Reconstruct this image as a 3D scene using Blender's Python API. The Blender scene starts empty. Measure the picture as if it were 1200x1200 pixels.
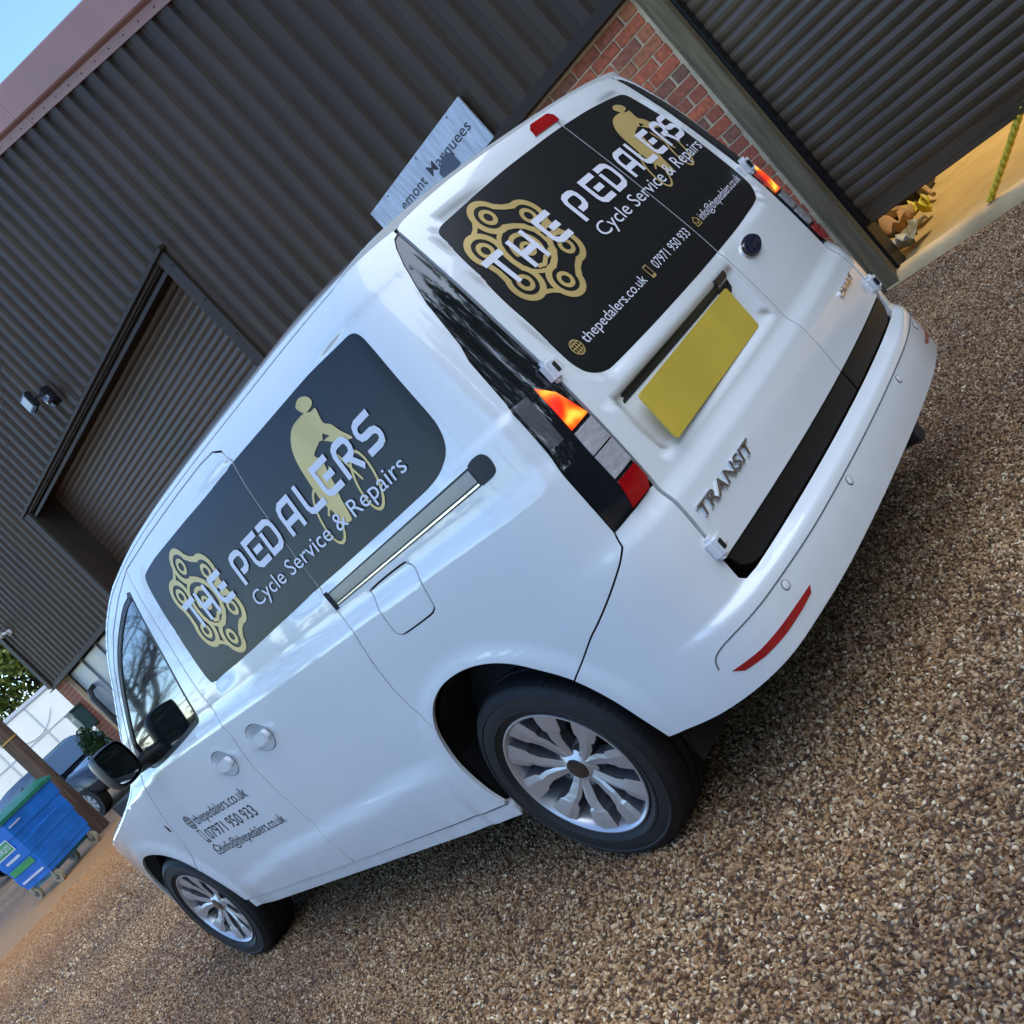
import bpy, bmesh, math, random
import numpy as np
from mathutils import Vector, Matrix
from mathutils.geometry import delaunay_2d_cdt
random.seed(7); rng = np.random.default_rng(7)
scene = bpy.context.scene
# ---------------------------------------------------------------- camera
cam_d = bpy.data.cameras.new('camera'); cam = bpy.data.objects.new('camera', cam_d)
scene.collection.objects.link(cam); scene.camera = cam
cam_d.sensor_width = 36; cam_d.lens = 37.687; cam_d.clip_start = .05; cam_d.clip_end = 600
_R, _U, _D = Vector((.47575861, -.55858164, -.67944117)), Vector((.5615978, -.40160505, .7234095)), Vector((.67695027, .72574096, -.12263116))
cam.matrix_world = Matrix(((_R.x, _U.x, -_D.x, -2.54355), (_R.y, _U.y, -_D.y, -1.43760), (_R.z, _U.z, -_D.z, 1.31675), (0, 0, 0, 1)))
# ---------------------------------------------------------------- sky and sun
SUN_EL, SUN_AZ = math.radians(40), math.radians(168)      # azimuth clockwise from +Y: the sun is over the trees behind the camera, filtered by them
world = bpy.data.worlds.new('World'); scene.world = world; world.use_nodes = True
wn = world.node_tree.nodes; wl = world.node_tree.links
bg = wn['Background']; sky = wn.new('ShaderNodeTexSky'); sky.sky_type = 'NISHITA'; sky.sun_disc = False
sky.sun_elevation = SUN_EL; sky.sun_rotation = SUN_AZ; sky.air_density = 1.0; sky.dust_density = .0; sky.ozone_density = 6.0
wl.new(sky.outputs[0], bg.inputs[0]); bg.inputs[1].default_value = .15
sun_d = bpy.data.lights.new('sun', 'SUN'); sun_d.energy = 1.15; sun_d.angle = math.radians(95); sun_d.color = (1, .95, .76)
sun = bpy.data.objects.new('sun', sun_d); scene.collection.objects.link(sun)
_sd = Vector((math.sin(SUN_AZ)*math.cos(SUN_EL), math.cos(SUN_AZ)*math.cos(SUN_EL), math.sin(SUN_EL)))
sun.rotation_euler = _sd.to_track_quat('Z', 'Y').to_euler()
scene.view_settings.view_transform = 'Standard'; scene.view_settings.look = 'None'
scene.view_settings.exposure = 1.53; scene.view_settings.gamma = 1; scene.view_settings.use_curve_mapping = False
scene.cycles.use_denoising = True
# ---------------------------------------------------------------- van surfaces
def herm(xk, yk):
    xk = np.array(xk, float); yk = np.array(yk, float)
    d = np.diff(yk) / np.diff(xk); m = np.zeros_like(yk)
    m[0], m[-1] = d[0], d[-1]
    for i in range(1, len(yk) - 1):
        m[i] = 0 if d[i-1]*d[i] <= 0 else 2*d[i-1]*d[i]/(d[i-1]+d[i])
    def fn(x):
        x = np.clip(np.asarray(x, float), xk[0], xk[-1])
        i = np.clip(np.searchsorted(xk, x, side='right') - 1, 0, len(xk) - 2)
        h = xk[i+1] - xk[i]; t = (x - xk[i]) / h
        return ((2*t**3-3*t**2+1)*yk[i] + (t**3-2*t**2+t)*h*m[i] + (-2*t**3+3*t**2)*yk[i+1] + (t**3-t**2)*h*m[i+1])
    return fn
def sstep(a, b, x):
    t = np.clip((x - a) / (b - a), 0, 1); return t*t*(3-2*t)
WZ = herm([.0,.2,.3,.5,.75,1.0,1.15,1.3,1.45,1.55,1.62,1.67,1.70], [.885,.893,.900,.914,.922,.914,.903,.883,.857,.832,.803,.768,.735])
ZC = herm([0.,.3,.7,1.2,1.6,1.9,2.2,2.4,2.55,2.7,2.92,3.15,3.35,3.6,4.0,4.3,4.5], [1.652,1.668,1.677,1.678,1.672,1.658,1.614,1.540,1.455,1.345,1.195,1.03,.955,.90,.835,.76,.70])
LOWC = herm([1.1,1.35,2.0,2.6,3.0,3.3], [.575,.565,.525,.492,.445,.40])
REAR_WHEEL_Y, FRONT_WHEEL_Y, HUB_Z, TYRE_R = .885, 3.64, .321, .321
SIDE_WIN = np.array([[1.955,1.545],[1.93,1.562],[1.815,1.572],[1.2,1.582],[.62,1.578],[.40,1.566],[.365,1.548],[.352,1.50],[.335,1.32],[.335,1.27],[.36,1.22],[.42,1.190],[.50,1.178],[.95,1.166],[1.6,1.146],[1.975,1.132],[2.0,1.14],[2.01,1.165]])
REAR_WIN = np.array([[-.548,1.592],[-.535,1.607],[-.50,1.614],[-.20,1.628],[.05,1.632],[.30,1.628],[.50,1.616],[.545,1.608],[.565,1.592],[.612,1.40],[.622,1.2],[.620,1.155],[.605,1.125],[.575,1.103],[.53,1.094],[.3,1.088],[0,1.086],[-.3,1.088],[-.53,1.092],[-.56,1.103],[-.59,1.125],[-.603,1.155],[-.603,1.2],[-.585,1.40]])
def sdist(poly, u, v):
    """signed distance to a polygon, negative inside"""
    u = np.asarray(u, float); v = np.asarray(v, float)
    best = np.full(u.shape, 1e9); ins = np.zeros(u.shape, bool)
    n = len(poly)
    for i in range(n):
        ax, ay = poly[i]; bx, by = poly[(i+1) % n]
        ex, ey = bx-ax, by-ay
        t = np.clip(((u-ax)*ex+(v-ay)*ey)/(ex*ex+ey*ey+1e-12), 0, 1)
        best = np.minimum(best, np.hypot(u-ax-t*ex, v-ay-t*ey))
        if by != ay:
            c = ((ay > v) != (by > v)) & (u < (bx-ax)*(v-ay)/(by-ay)+ax)
            ins ^= c
    return np.where(ins, -best, best)
def side_x(y, z):
    """half width of the body at station y and height z"""
    y = np.asarray(y, float); z = np.asarray(z, float)
    w = WZ(z)
    t = np.clip((y-3.3)/1.2, 0, 2); w = w - .20*t**2.2
    sh = 1.055 - .10*sstep(2.6, 3.9, y)
    w = w - .006*sstep(sh-.03, sh+.012, z) + .007*sstep(sh-.005, sh-.05, z)*sstep(sh-.3, sh-.06, z)          # shoulder ledge
    lc = LOWC(y); ends = sstep(1.15, 1.5, y)*sstep(3.25, 2.95, y)
    w = w + .016*sstep(lc+.008, lc-.065, z)*ends
    for wy in (REAR_WHEEL_Y-.02, FRONT_WHEEL_Y):
        r = np.hypot(y-wy, z-HUB_Z)
        w = w + .010*sstep(.50, .435, r)*sstep(.9, .7, z)
    w = w - .006*sstep(.008, -.006, sdist(SIDE_WIN, y, z)-.012)
    return w
YB = herm([.2,.4,.60,.70,.775,.83,.9,1.1,1.35,1.6,1.645,1.675,1.70,1.72,1.745], [.060,.063,.066,.064,.068,.085,.088,.103,.145,.198,.209,.219,.230,.243,.275])
XE = herm([.2,.63,.86,1.2,1.45,1.655,1.72], [.715,.715,.695,.672,.648,.62,.60])
def rear_y(x, z):
    x = np.asarray(x, float); z = np.asarray(z, float)
    zz = z + .030*np.clip(np.abs(x)/.66, 0, 1.2)**4*sstep(1.45, 1.65, z)
    y = YB(zz) + .09*x*x
    y = y + .006*sstep(.008, -.006, sdist(REAR_WIN, x, z)-.012)
    return y
Y0, LC, LR = .40, .42, .70
def wrap(u, z):
    """side (u=y >= .40) > corner (.40..-.02) > rear (-.02..-.72 = centre line) and mirrored beyond"""
    u = np.asarray(u, float); z = np.asarray(z, float)
    mid = Y0-LC-LR
    flip = u < mid
    uu = np.where(flip, 2*mid-u, u)
    P = np.zeros(uu.shape+(3,)); P[..., 2] = z
    # side
    sx = side_x(np.maximum(uu, Y0), z)
    tau = np.clip((Y0-uu)/LC, 0, 1)
    xe = XE(z); ye = rear_y(xe, z)
    p0x, p0y = sx, Y0
    p3x, p3y = xe, ye
    p1x, p1y = p0x, Y0-.62*(Y0-ye)
    k = .62*(p0x-xe); p2x, p2y = p3x+k, p3y+k*.13
    a, b, c, d = (1-tau)**3, 3*(1-tau)**2*tau, 3*(1-tau)*tau**2, tau**3
    bx = a*p0x+b*p1x+c*p2x+d*p3x; by = a*p0y+b*p1y+c*p2y+d*p3y
    rt = np.clip((Y0-LC-uu)/LR, 0, 1); rx = xe*(1-rt); ry = rear_y(rx, z)
    X = np.where(uu >= Y0, sx, np.where(uu >= Y0-LC, bx, rx))
    Y = np.where(uu >= Y0, uu, np.where(uu >= Y0-LC, by, ry))
    P[..., 0] = np.where(flip, X, -X); P[..., 1] = Y
    return P
def rear(x, z):
    x = np.asarray(x, float); z = np.asarray(z, float)
    return np.stack([x, rear_y(x, z), z], -1)
QB = herm([.20,.25,.30,.36,.44,.475,.50,.513,.522,.530,.537,.545,.6], [.45,.62,.82,.96,1.0,.975,.93,.86,.70,.40,.12,0,0])
def bumper(u, z):
    P = wrap(u, z); e = 2e-3
    du = wrap(np.asarray(u)+e, z)-wrap(np.asarray(u)-e, z)
    n = np.stack([du[..., 1], -du[..., 0], 0*du[..., 0]], -1); n /= np.linalg.norm(n, axis=-1, keepdims=True)+1e-9
    mid = Y0-LC-LR
    s = np.sign((P-np.array([0, 1., 0]))[..., :2] @ np.array([0, 0.]) + 1)
    out = np.einsum('...i,...i', n, np.concatenate([P[..., :1], P[..., 1:2]-.9, 0*P[..., :1]], -1))
    n = n*np.where(out < 0, -1, 1)[..., None]
    uu = np.where(np.asarray(u) < mid, 2*mid-np.asarray(u), u)
    fade = sstep(.32, -.30, uu)
    return P + n*(.056*fade*QB(z))[..., None] 
def roof(y, xi):
    """roof, windscreen and bonnet skin: xi -1..1 across"""
    y = np.asarray(y, float); xi = np.asarray(xi, float)
    zc = ZC(y); wc = side_x(y, zc)
    h = .050*sstep(.12, .8, y)+.036 + .10*sstep(2.1, 2.7, y)*sstep(3.3, 2.9, y)+.02*sstep(3.0, 3.4, y)
    z = zc + h*np.clip(1-np.abs(xi)**2.6, 0, 1)**.62
    return np.stack([xi*wc, y+0*xi, z], -1)
def roof_z(x, y):
    zc = ZC(y); wc = side_x(y, zc); h = .050*sstep(.12, .8, y)+.036
    return zc + h*np.clip(1-np.clip(np.abs(x)/wc, 0, 1)**2.6, 0, 1)**.62
def meet_roof(fn):
    """height at which an upright skin fn(z) runs into the roof skin"""
    z = 1.66
    for _ in range(80):
        P = fn(np.array(z)); z = float(np.clip(.7*z+.3*float(roof_z(P[0], P[1])), 1.60, 1.744))
    return z
# ---------------------------------------------------------------- helpers
col = scene.collection
def link(o): col.objects.link(o); return o
def tag(o, label=None, cat=None, group=None, kind=None):
    if label: o['label'] = label
    if cat: o['category'] = cat
    if group: o['group'] = group
    if kind: o['kind'] = kind
    return o
def empty(name, loc=(0, 0, 0), **k):
    o = link(bpy.data.objects.new(name, None)); o.location = loc; o.empty_display_size = .1
    return tag(o, **k)
def setparent(o, p):
    if p is None: return o
    o.parent = p
    def wt(q): return q.location + ((q.matrix_parent_inverse.translation + wt(q.parent)) if q.parent else Vector((0, 0, 0)))
    o.matrix_parent_inverse = Matrix.Translation(-wt(p))      # geometry is written in world metres
    return o
def mesh_obj(name, V, F, mat, parent=None, smooth=False, normals=None):
    me = bpy.data.meshes.new(name); me.from_pydata([tuple(map(float, v)) for v in V], [], [tuple(int(i) for i in f) for f in F])
    if mat is not None: me.materials.append(mat)
    if smooth or normals is not None:
        me.polygons.foreach_set('use_smooth', [True]*len(me.polygons))
    me.update()
    if normals is not None: me.normals_split_custom_set_from_vertices([tuple(map(float, n)) for n in normals])
    o = link(bpy.data.objects.new(name, me)); return setparent(o, parent)
def copy_obj(o, parent=None, M=None, name=None):
    c = o.copy(); link(c)
    if M is not None: c.matrix_world = M
    if parent is not None: setparent(c, parent)
    return c
class MB:
    """collects shapes into one mesh"""
    def __init__(s): s.V = []; s.F = []
    def add(s, V, F):
        n = len(s.V); s.V += [tuple(v) for v in V]; s.F += [tuple(i+n for i in f) for f in F]; return s
    def box(s, a, b, bev=0., M=None):
        a = np.array(a, float); b = np.array(b, float); lo = np.minimum(a, b); hi = np.maximum(a, b)
        bm = bmesh.new(); bmesh.ops.create_cube(bm, size=1)
        for v in bm.verts: v.co = Vector([(lo[i]+hi[i])/2 + v.co[i]*(hi[i]-lo[i]) for i in range(3)])
        if bev: bmesh.ops.bevel(bm, geom=bm.edges[:], offset=bev, segments=2, affect='EDGES', clamp_overlap=True)
        if M is not None: bmesh.ops.transform(bm, matrix=M, verts=bm.verts)
        bm.verts.index_update(); s.add([v.co[:] for v in bm.verts], [[v.index for v in f.verts] for f in bm.faces]); bm.free(); return s
    def tube(s, pts, r, n=8, cap=True):
        pts = [Vector(p) for p in pts]; rr = r if hasattr(r, '__len__') else [r]*len(pts)
        rings = []; prev = None
        for i, p in enumerate(pts):
            d = (pts[min(i+1, len(pts)-1)] - pts[max(i-1, 0)]).normalized()
            if prev is None:
                a = d.cross(Vector((0, 0, 1)) if abs(d.z) < .9 else Vector((1, 0, 0))).normalized()
            else: a = (prev - d*prev.dot(d)).normalized()
            prev = a; b = d.cross(a)
            rings.append([p + (a*math.cos(t*2*math.pi/n) + b*math.sin(t*2*math.pi/n))*rr[i] for t in range(n)])
        V = [v[:] for g in rings for v in g]; F = []
        for i in range(len(pts)-1):
            for j in range(n): F.append((i*n+j, i*n+(j+1) % n, (i+1)*n+(j+1) % n, (i+1)*n+j))
        if cap: F.append(tuple(range(n-1, -1, -1))); F.append(tuple((len(pts)-1)*n+j for j in range(n)))
        return s.add(V, F)
    def lathe(s, prof, c, axis='x', n=48, closed=False):
        """prof: (along axis, radius)"""
        V = []; F = []; m = len(prof)
        for k in range(n):
            t = 2*math.pi*k/n; ct, st = math.cos(t), math.sin(t)
            for a, r in prof:
                if axis == 'x': V.append((c[0]+a, c[1]+r*ct, c[2]+r*st))
                elif axis == 'y': V.append((c[0]+r*ct, c[1]+a, c[2]+r*st))
                else: V.append((c[0]+r*ct, c[1]+r*st, c[2]+a))
        for k in range(n):
            k2 = (k+1) % n
            for j in range(m-1 if not closed else m):
                j2 = (j+1) % m; F.append((k*m+j, k*m+j2, k2*m+j2, k2*m+j))
        return s.add(V, F)
    def prism(s, poly, fn, d0, d1):
        """poly 2D extruded between depths d0, d1; fn(u, v, d) -> xyz"""
        n = len(poly); V = [fn(u, v, d0) for u, v in poly] + [fn(u, v, d1) for u, v in poly]
        F = [tuple(range(n)), tuple(range(2*n-1, n-1, -1))] + [(i, i+n, (i+1) % n+n, (i+1) % n) for i in range(n)]
        return s.add(V, F)
    def build(s, name, mat, parent=None, smooth=False, sharp=None):
        o = mesh_obj(name, s.V, s.F, mat, parent, smooth)
        bm = bmesh.new(); bm.from_mesh(o.data); bmesh.ops.recalc_face_normals(bm, faces=bm.faces)
        if smooth:
            for e in bm.edges:
                if len(e.link_faces) == 2 and e.calc_face_angle(0) > math.radians(sharp or 35): e.smooth = False
        bm.to_mesh(o.data); bm.free(); return o
def inpoly(poly, u, v): return sdist(poly, u, v) < 0
def resample(loop, step):
    loop = np.asarray(loop, float); out = []
    for i in range(len(loop)):
        a, b = loop[i], loop[(i+1) % len(loop)]; n = max(1, int(np.ceil(np.linalg.norm(b-a)/step)))
        out += [a+(b-a)*k/n for k in range(n)]
    return np.array(out)
def area2(l): return .5*np.sum(l[:, 0]*np.roll(l[:, 1], -1)-np.roll(l[:, 0], -1)*l[:, 1])
def offset_loop(l, d):
    """d > 0 moves the boundary inwards (CCW loop)"""
    e1 = l-np.roll(l, 1, 0); e2 = np.roll(l, -1, 0)-l
    n1 = np.stack([-e1[:, 1], e1[:, 0]], 1); n2 = np.stack([-e2[:, 1], e2[:, 0]], 1)
    n1 /= np.linalg.norm(n1, axis=1, keepdims=True)+1e-12; n2 /= np.linalg.norm(n2, axis=1, keepdims=True)+1e-12
    n = n1+n2; k = np.maximum((n*n).sum(1, keepdims=True)/2, .35)
    return l+d*n/k
def smooth_loop(pts, closed=True, n=6, sharp=()):
    """Catmull-Rom through pts"""
    p = np.asarray(pts, float); N = len(p); out = []
    rngi = range(N if closed else N-1)
    for i in rngi:
        p1, p2 = p[i], p[(i+1) % N]
        p0 = p[(i-1) % N] if closed or i > 0 else p1; p3 = p[(i+2) % N] if closed or i < N-2 else p2
        if i in sharp: p0 = p1
        if (i+1) % N in sharp: p3 = p2
        for k in range(n):
            t = k/n; out.append(.5*((2*p1)+(-p0+p2)*t+(2*p0-5*p1+4*p2-p3)*t*t+(-p0+3*p1-3*p2+p3)*t**3))
    if not closed: out.append(p[-1])
    return np.array(out)
def surf_normals(surf, U, V, inside):
    e = 1.5e-3
    du = surf(U+e, V)-surf(U-e, V); dv = surf(U, V+e)-surf(U, V-e)
    n = np.cross(du, dv); n /= np.linalg.norm(n, axis=1, keepdims=True)+1e-12
    P = surf(U, V); s = np.sign(np.einsum('ij,ij->i', n, P-inside(P))); s[s == 0] = 1
    return n*s[:, None]
def van_inside(P):
    return np.stack([0*P[:, 0], np.clip(P[:, 1], 1.0, 3.4), np.clip(P[:, 2], .6, .9)], 1)
def patch(name, loop, surf, mat, parent, step=.03, gap=0., edge=.004, roll=.002, thick=.012, off=0., holes=(), inside=van_inside, ulist=None, vlist=None, mirror=False, bstep=None):
    """sheet panel cut to `loop` on a curved surface, edges rolled inwards, with thickness"""
    loops = []
    for i, l in enumerate([loop]+list(holes)):
        l = np.asarray(l, float)
        if area2(l) < 0: l = l[::-1]
        l = resample(l, bstep or step*.7)
        if i: l = l[::-1]
        if gap: l = offset_loop(l, gap)
        loops.append(l)
    pts = []; edges = []; ring = []
    for l in loops:
        n0 = len(pts); m = len(l); pts += list(l); edges += [(n0+i, n0+(i+1) % m) for i in range(m)]; ring.append((n0, m))
    nb = len(pts)
    if edge:
        for l in loops: pts += list(offset_loop(l, edge))
    L0 = loops[0]; lo, hi = L0.min(0), L0.max(0)
    us = np.arange(lo[0]+step/2, hi[0], step) if ulist is None else np.asarray(ulist); vs = np.arange(lo[1]+step/2, hi[1], step) if vlist is None else np.asarray(vlist)
    G = np.stack(np.meshgrid(us, vs, indexing='ij'), -1).reshape(-1, 2)
    if len(G):
        d = sdist(L0, G[:, 0], G[:, 1])
        for h in loops[1:]: d = np.maximum(d, -sdist(h, G[:, 0], G[:, 1]))
        mm = .35*min(step, (np.diff(us).min() if len(us) > 1 else step), (np.diff(vs).min() if len(vs) > 1 else step))
        G = G[d < -(edge+mm)]; pts += list(G)
    vo, eo, fo, ov, oe, of = delaunay_2d_cdt([Vector(p) for p in pts], edges, [], 0, 1e-6)
    vo = np.array([v[:] for v in vo]); fo = np.array([f for f in fo if len(f) == 3])
    c = vo[fo].mean(1); keep = inpoly(L0, c[:, 0], c[:, 1])
    for h in loops[1:]: keep &= ~inpoly(h, c[:, 0], c[:, 1])
    fo = fo[keep]
    orig = np.full(len(vo), -1)
    for i, o in enumerate(ov):
        if o: orig[i] = min(o)
    isb = (orig >= 0) & (orig < nb)
    P = surf(vo[:, 0], vo[:, 1]); N = surf_normals(surf, vo[:, 0], vo[:, 1], inside)
    P = P+N*off
    P = P-N*(roll*isb)[:, None]
    a, b, cc = P[fo[:, 0]], P[fo[:, 1]], P[fo[:, 2]]
    w = np.einsum('ij,ij->i', np.cross(b-a, cc-a), N[fo[:, 0]]); fo[w < 0] = fo[w < 0][:, ::-1]
    V = list(P); F = [tuple(f) for f in fo]; NN = list(N)
    inv = {int(o): i for i, o in enumerate(orig) if o >= 0}
    if thick:
        for (n0, m) in ring:
            idx = [inv.get(n0+i) for i in range(m)]; idx = [i for i in idx if i is not None]
            top = []; bot = []
            for k, i in enumerate(idx):
                tn = P[idx[(k+1) % len(idx)]]-P[idx[k-1]]; o_ = np.cross(tn, N[i]); o_ /= np.linalg.norm(o_)+1e-12
                top.append(len(V)); V.append(P[i]); NN.append(o_); bot.append(len(V)); V.append(P[i]-N[i]*thick); NN.append(o_)
            for k in range(len(idx)):
                k2 = (k+1) % len(idx); F.append((top[k], bot[k], bot[k2], top[k2]))
    V = np.array(V); NN = np.array(NN)
    if mirror:
        V = V*np.array([-1, 1, 1]); NN = NN*np.array([-1, 1, 1]); F = [f[::-1] for f in F]
    return mesh_obj(name, V, F, mat, parent, normals=NN)
def decal(name, ops, place, surf, mat, parent, off=.0022, grid=.04, inside=van_inside):
    """flat artwork laid on a surface. ops: list of (poly, add?) in art units; place(u, v) -> surface coords"""
    pts = []; edges = []
    for p, a in ops:
        n0 = len(pts); m = len(p); pts += [tuple(q) for q in p]; edges += [(n0+i, n0+(i+1) % m) for i in range(m)]
    vo, eo, fo, *_ = delaunay_2d_cdt([Vector(p) for p in pts], edges, [], 0, 1e-7)
    vo = np.array([v[:] for v in vo]); fo = np.array(fo); c = vo[fo].mean(1); keep = np.zeros(len(fo), bool)
    for p, a in ops:
        i = inpoly(np.asarray(p), c[:, 0], c[:, 1]); keep = (keep | i) if a else (keep & ~i)
    return lay(name, vo, fo[keep], place, surf, mat, parent, off, inside)
def lay(name, vo, fo, place, surf, mat, parent, off=.0022, inside=van_inside):
    uv = np.array([place(*p) for p in vo]); P = surf(uv[:, 0], uv[:, 1]); N = surf_normals(surf, uv[:, 0], uv[:, 1], inside)
    P = P+N*off; F = []
    for f in fo:
        w = np.dot(np.cross(P[f[1]]-P[f[0]], P[f[2]]-P[f[0]]), N[f[0]])
        F.append(tuple(f) if w > 0 else tuple(f)[::-1])
    return mesh_obj(name, P, F, mat, parent, normals=N)
_tc = {}
def text_mesh(s, bold=0., res=3):
    """outline of a string in the built-in font: vertices scaled to cap height 1, faces, width"""
    if (s, bold) in _tc: return _tc[(s, bold)]
    cu = bpy.data.curves.new('t', 'FONT'); cu.body = s; cu.size = 1; cu.resolution_u = res; cu.offset = bold
    o = bpy.data.objects.new('t', cu); link(o)
    dg = bpy.context.evaluated_depsgraph_get(); me = bpy.data.meshes.new_from_object(o.evaluated_get(dg))
    V = np.array([v.co[:2] for v in me.vertices]); me.calc_loop_triangles(); F = np.array([t.vertices[:] for t in me.loop_triangles])
    bpy.data.objects.remove(o); bpy.data.curves.remove(cu); bpy.data.meshes.remove(me)
    V[:, 0] -= V[:, 0].min(); V /= .729; _tc[(s, bold)] = (V, F, V[:, 0].max()); return _tc[(s, bold)]
# ---------------------------------------------------------------- materials
def new_mat(name):
    m = bpy.data.materials.new(name); m.use_nodes = True; return m, m.node_tree.nodes, m.node_tree.links, m.node_tree.nodes['Principled BSDF']
def pmat(name, c, rough=.5, metal=0., var=.08, scale=8., coat=0., bump=0., bscale=60., spec=.5, rvar=.0, detail=4., stretch=None, emit=None, estr=0.):
    """principled with object-space noise variation in colour, gloss and fine relief"""
    m, n, l, b = new_mat(name)
    b.inputs['Roughness'].default_value = rough; b.inputs['Metallic'].default_value = metal
    b.inputs['Coat Weight'].default_value = coat; b.inputs['Coat Roughness'].default_value = .04; b.inputs['Specular IOR Level'].default_value = spec
    tc = n.new('ShaderNodeTexCoord'); src = tc.outputs['Object']
    if stretch:
        mp = n.new('ShaderNodeMapping'); mp.inputs['Scale'].default_value = stretch; l.new(src, mp.inputs[0]); src = mp.outputs[0]
    nz = n.new('ShaderNodeTexNoise'); nz.inputs['Scale'].default_value = scale; nz.inputs['Detail'].default_value = detail; l.new(src, nz.inputs['Vector'])
    rp = n.new('ShaderNodeValToRGB'); c = np.array(c, float)
    rp.color_ramp.elements[0].position = .3; rp.color_ramp.elements[1].position = .7
    rp.color_ramp.elements[0].color = (*np.clip(c*(1-var), 0, 1), 1); rp.color_ramp.elements[1].color = (*np.clip(c*(1+var), 0, 1), 1)
    l.new(nz.outputs[0], rp.inputs[0]); l.new(rp.outputs[0], b.inputs['Base Color'])
    if rvar:
        mr = n.new('ShaderNodeMapRange'); mr.inputs[3].default_value = rough-rvar; mr.inputs[4].default_value = rough+rvar
        l.new(nz.outputs[0], mr.inputs[0]); l.new(mr.outputs[0], b.inputs['Roughness'])
    if bump:
        n2 = n.new('ShaderNodeTexNoise'); n2.inputs['Scale'].default_value = bscale; n2.inputs['Detail'].default_value = 3; l.new(src, n2.inputs['Vector'])
        bp = n.new('ShaderNodeBump'); bp.inputs['Strength'].default_value = bump; bp.inputs['Distance'].default_value = .01
        l.new(n2.outputs[0], bp.inputs['Height']); l.new(bp.outputs[0], b.inputs['Normal'])
    if emit is not None:
        b.inputs['Emission Color'].default_value = (*emit, 1); b.inputs['Emission Strength'].default_value = estr
    return m
# ---------------------------------------------------------------- building frame: h along the wall, n out of the wall, z up
AZ = math.radians(2.586); HD = np.array([math.sin(AZ), math.cos(AZ), 0]); NR = np.array([math.cos(AZ), -math.sin(AZ), 0]); WD = 3.386
def W(h, n, z): return tuple(NR*(WD-n)+HD*h+np.array([0, 0, z]))
def wbox(mb, h0, h1, n0, n1, z0, z1, bev=0.):
    M = Matrix(((HD[0], -NR[0], 0, NR[0]*WD), (HD[1], -NR[1], 0, NR[1]*WD), (0, 0, 1, 0), (0, 0, 0, 1)))
    return mb.box((h0, n0, z0), (h1, n1, z1), bev, M)
# gravel -----------------------------------------------------------
STONE = [(0.0, (.05, .022, .009)), (.20, (.17, .085, .036)), (.40, (.33, .185, .085)), (.56, (.46, .285, .145)), (.68, (.24, .14, .07)), (.80, (.62, .44, .25)), (.92, (.40, .31, .21)), (1.0, (.92, .80, .58))]
def ramp(n, stops):
    r = n.new('ShaderNodeValToRGB'); e = r.color_ramp.elements
    while len(e) < len(stops): e.new(.5)
    for i, (p, c) in enumerate(stops): e[i].position = p; e[i].color = (*c, 1)
    return r
def wear_and_sun_tint(n, l, colour):
    """broad patches of sandier and of darker, damper gravel, and a painted sunlit strip"""
    g = n.new('ShaderNodeNewGeometry'); nz = n.new('ShaderNodeTexNoise'); nz.inputs['Scale'].default_value = .55; nz.inputs['Detail'].default_value = 3
    l.new(g.outputs['Position'], nz.inputs['Vector'])
    mx = n.new('ShaderNodeMix'); mx.data_type = 'RGBA'; mx.blend_type = 'MULTIPLY'; mx.inputs[0].default_value = 1
    rp = ramp(n, [(.34, (.78, .73, .68)), (.66, (1.5, 1.38, 1.18))]); l.new(nz.outputs[0], rp.inputs[0])
    l.new(colour, mx.inputs[6]); l.new(rp.outputs[0], mx.inputs[7])
    # low warm sunlight on the gravel by the bins, painted in as orange
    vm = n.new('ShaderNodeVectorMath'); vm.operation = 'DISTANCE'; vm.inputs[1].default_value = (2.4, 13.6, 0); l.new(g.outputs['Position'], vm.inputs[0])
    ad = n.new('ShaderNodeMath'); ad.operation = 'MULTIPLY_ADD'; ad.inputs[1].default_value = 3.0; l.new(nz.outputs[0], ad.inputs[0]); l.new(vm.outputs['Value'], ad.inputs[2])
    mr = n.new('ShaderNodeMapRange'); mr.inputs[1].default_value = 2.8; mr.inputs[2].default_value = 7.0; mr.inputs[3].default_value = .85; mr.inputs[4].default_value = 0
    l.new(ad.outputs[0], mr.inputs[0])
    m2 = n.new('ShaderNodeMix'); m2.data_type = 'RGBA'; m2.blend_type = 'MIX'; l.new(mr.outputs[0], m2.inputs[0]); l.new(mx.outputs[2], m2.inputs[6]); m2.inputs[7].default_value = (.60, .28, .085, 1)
    return m2.outputs[2]
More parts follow.
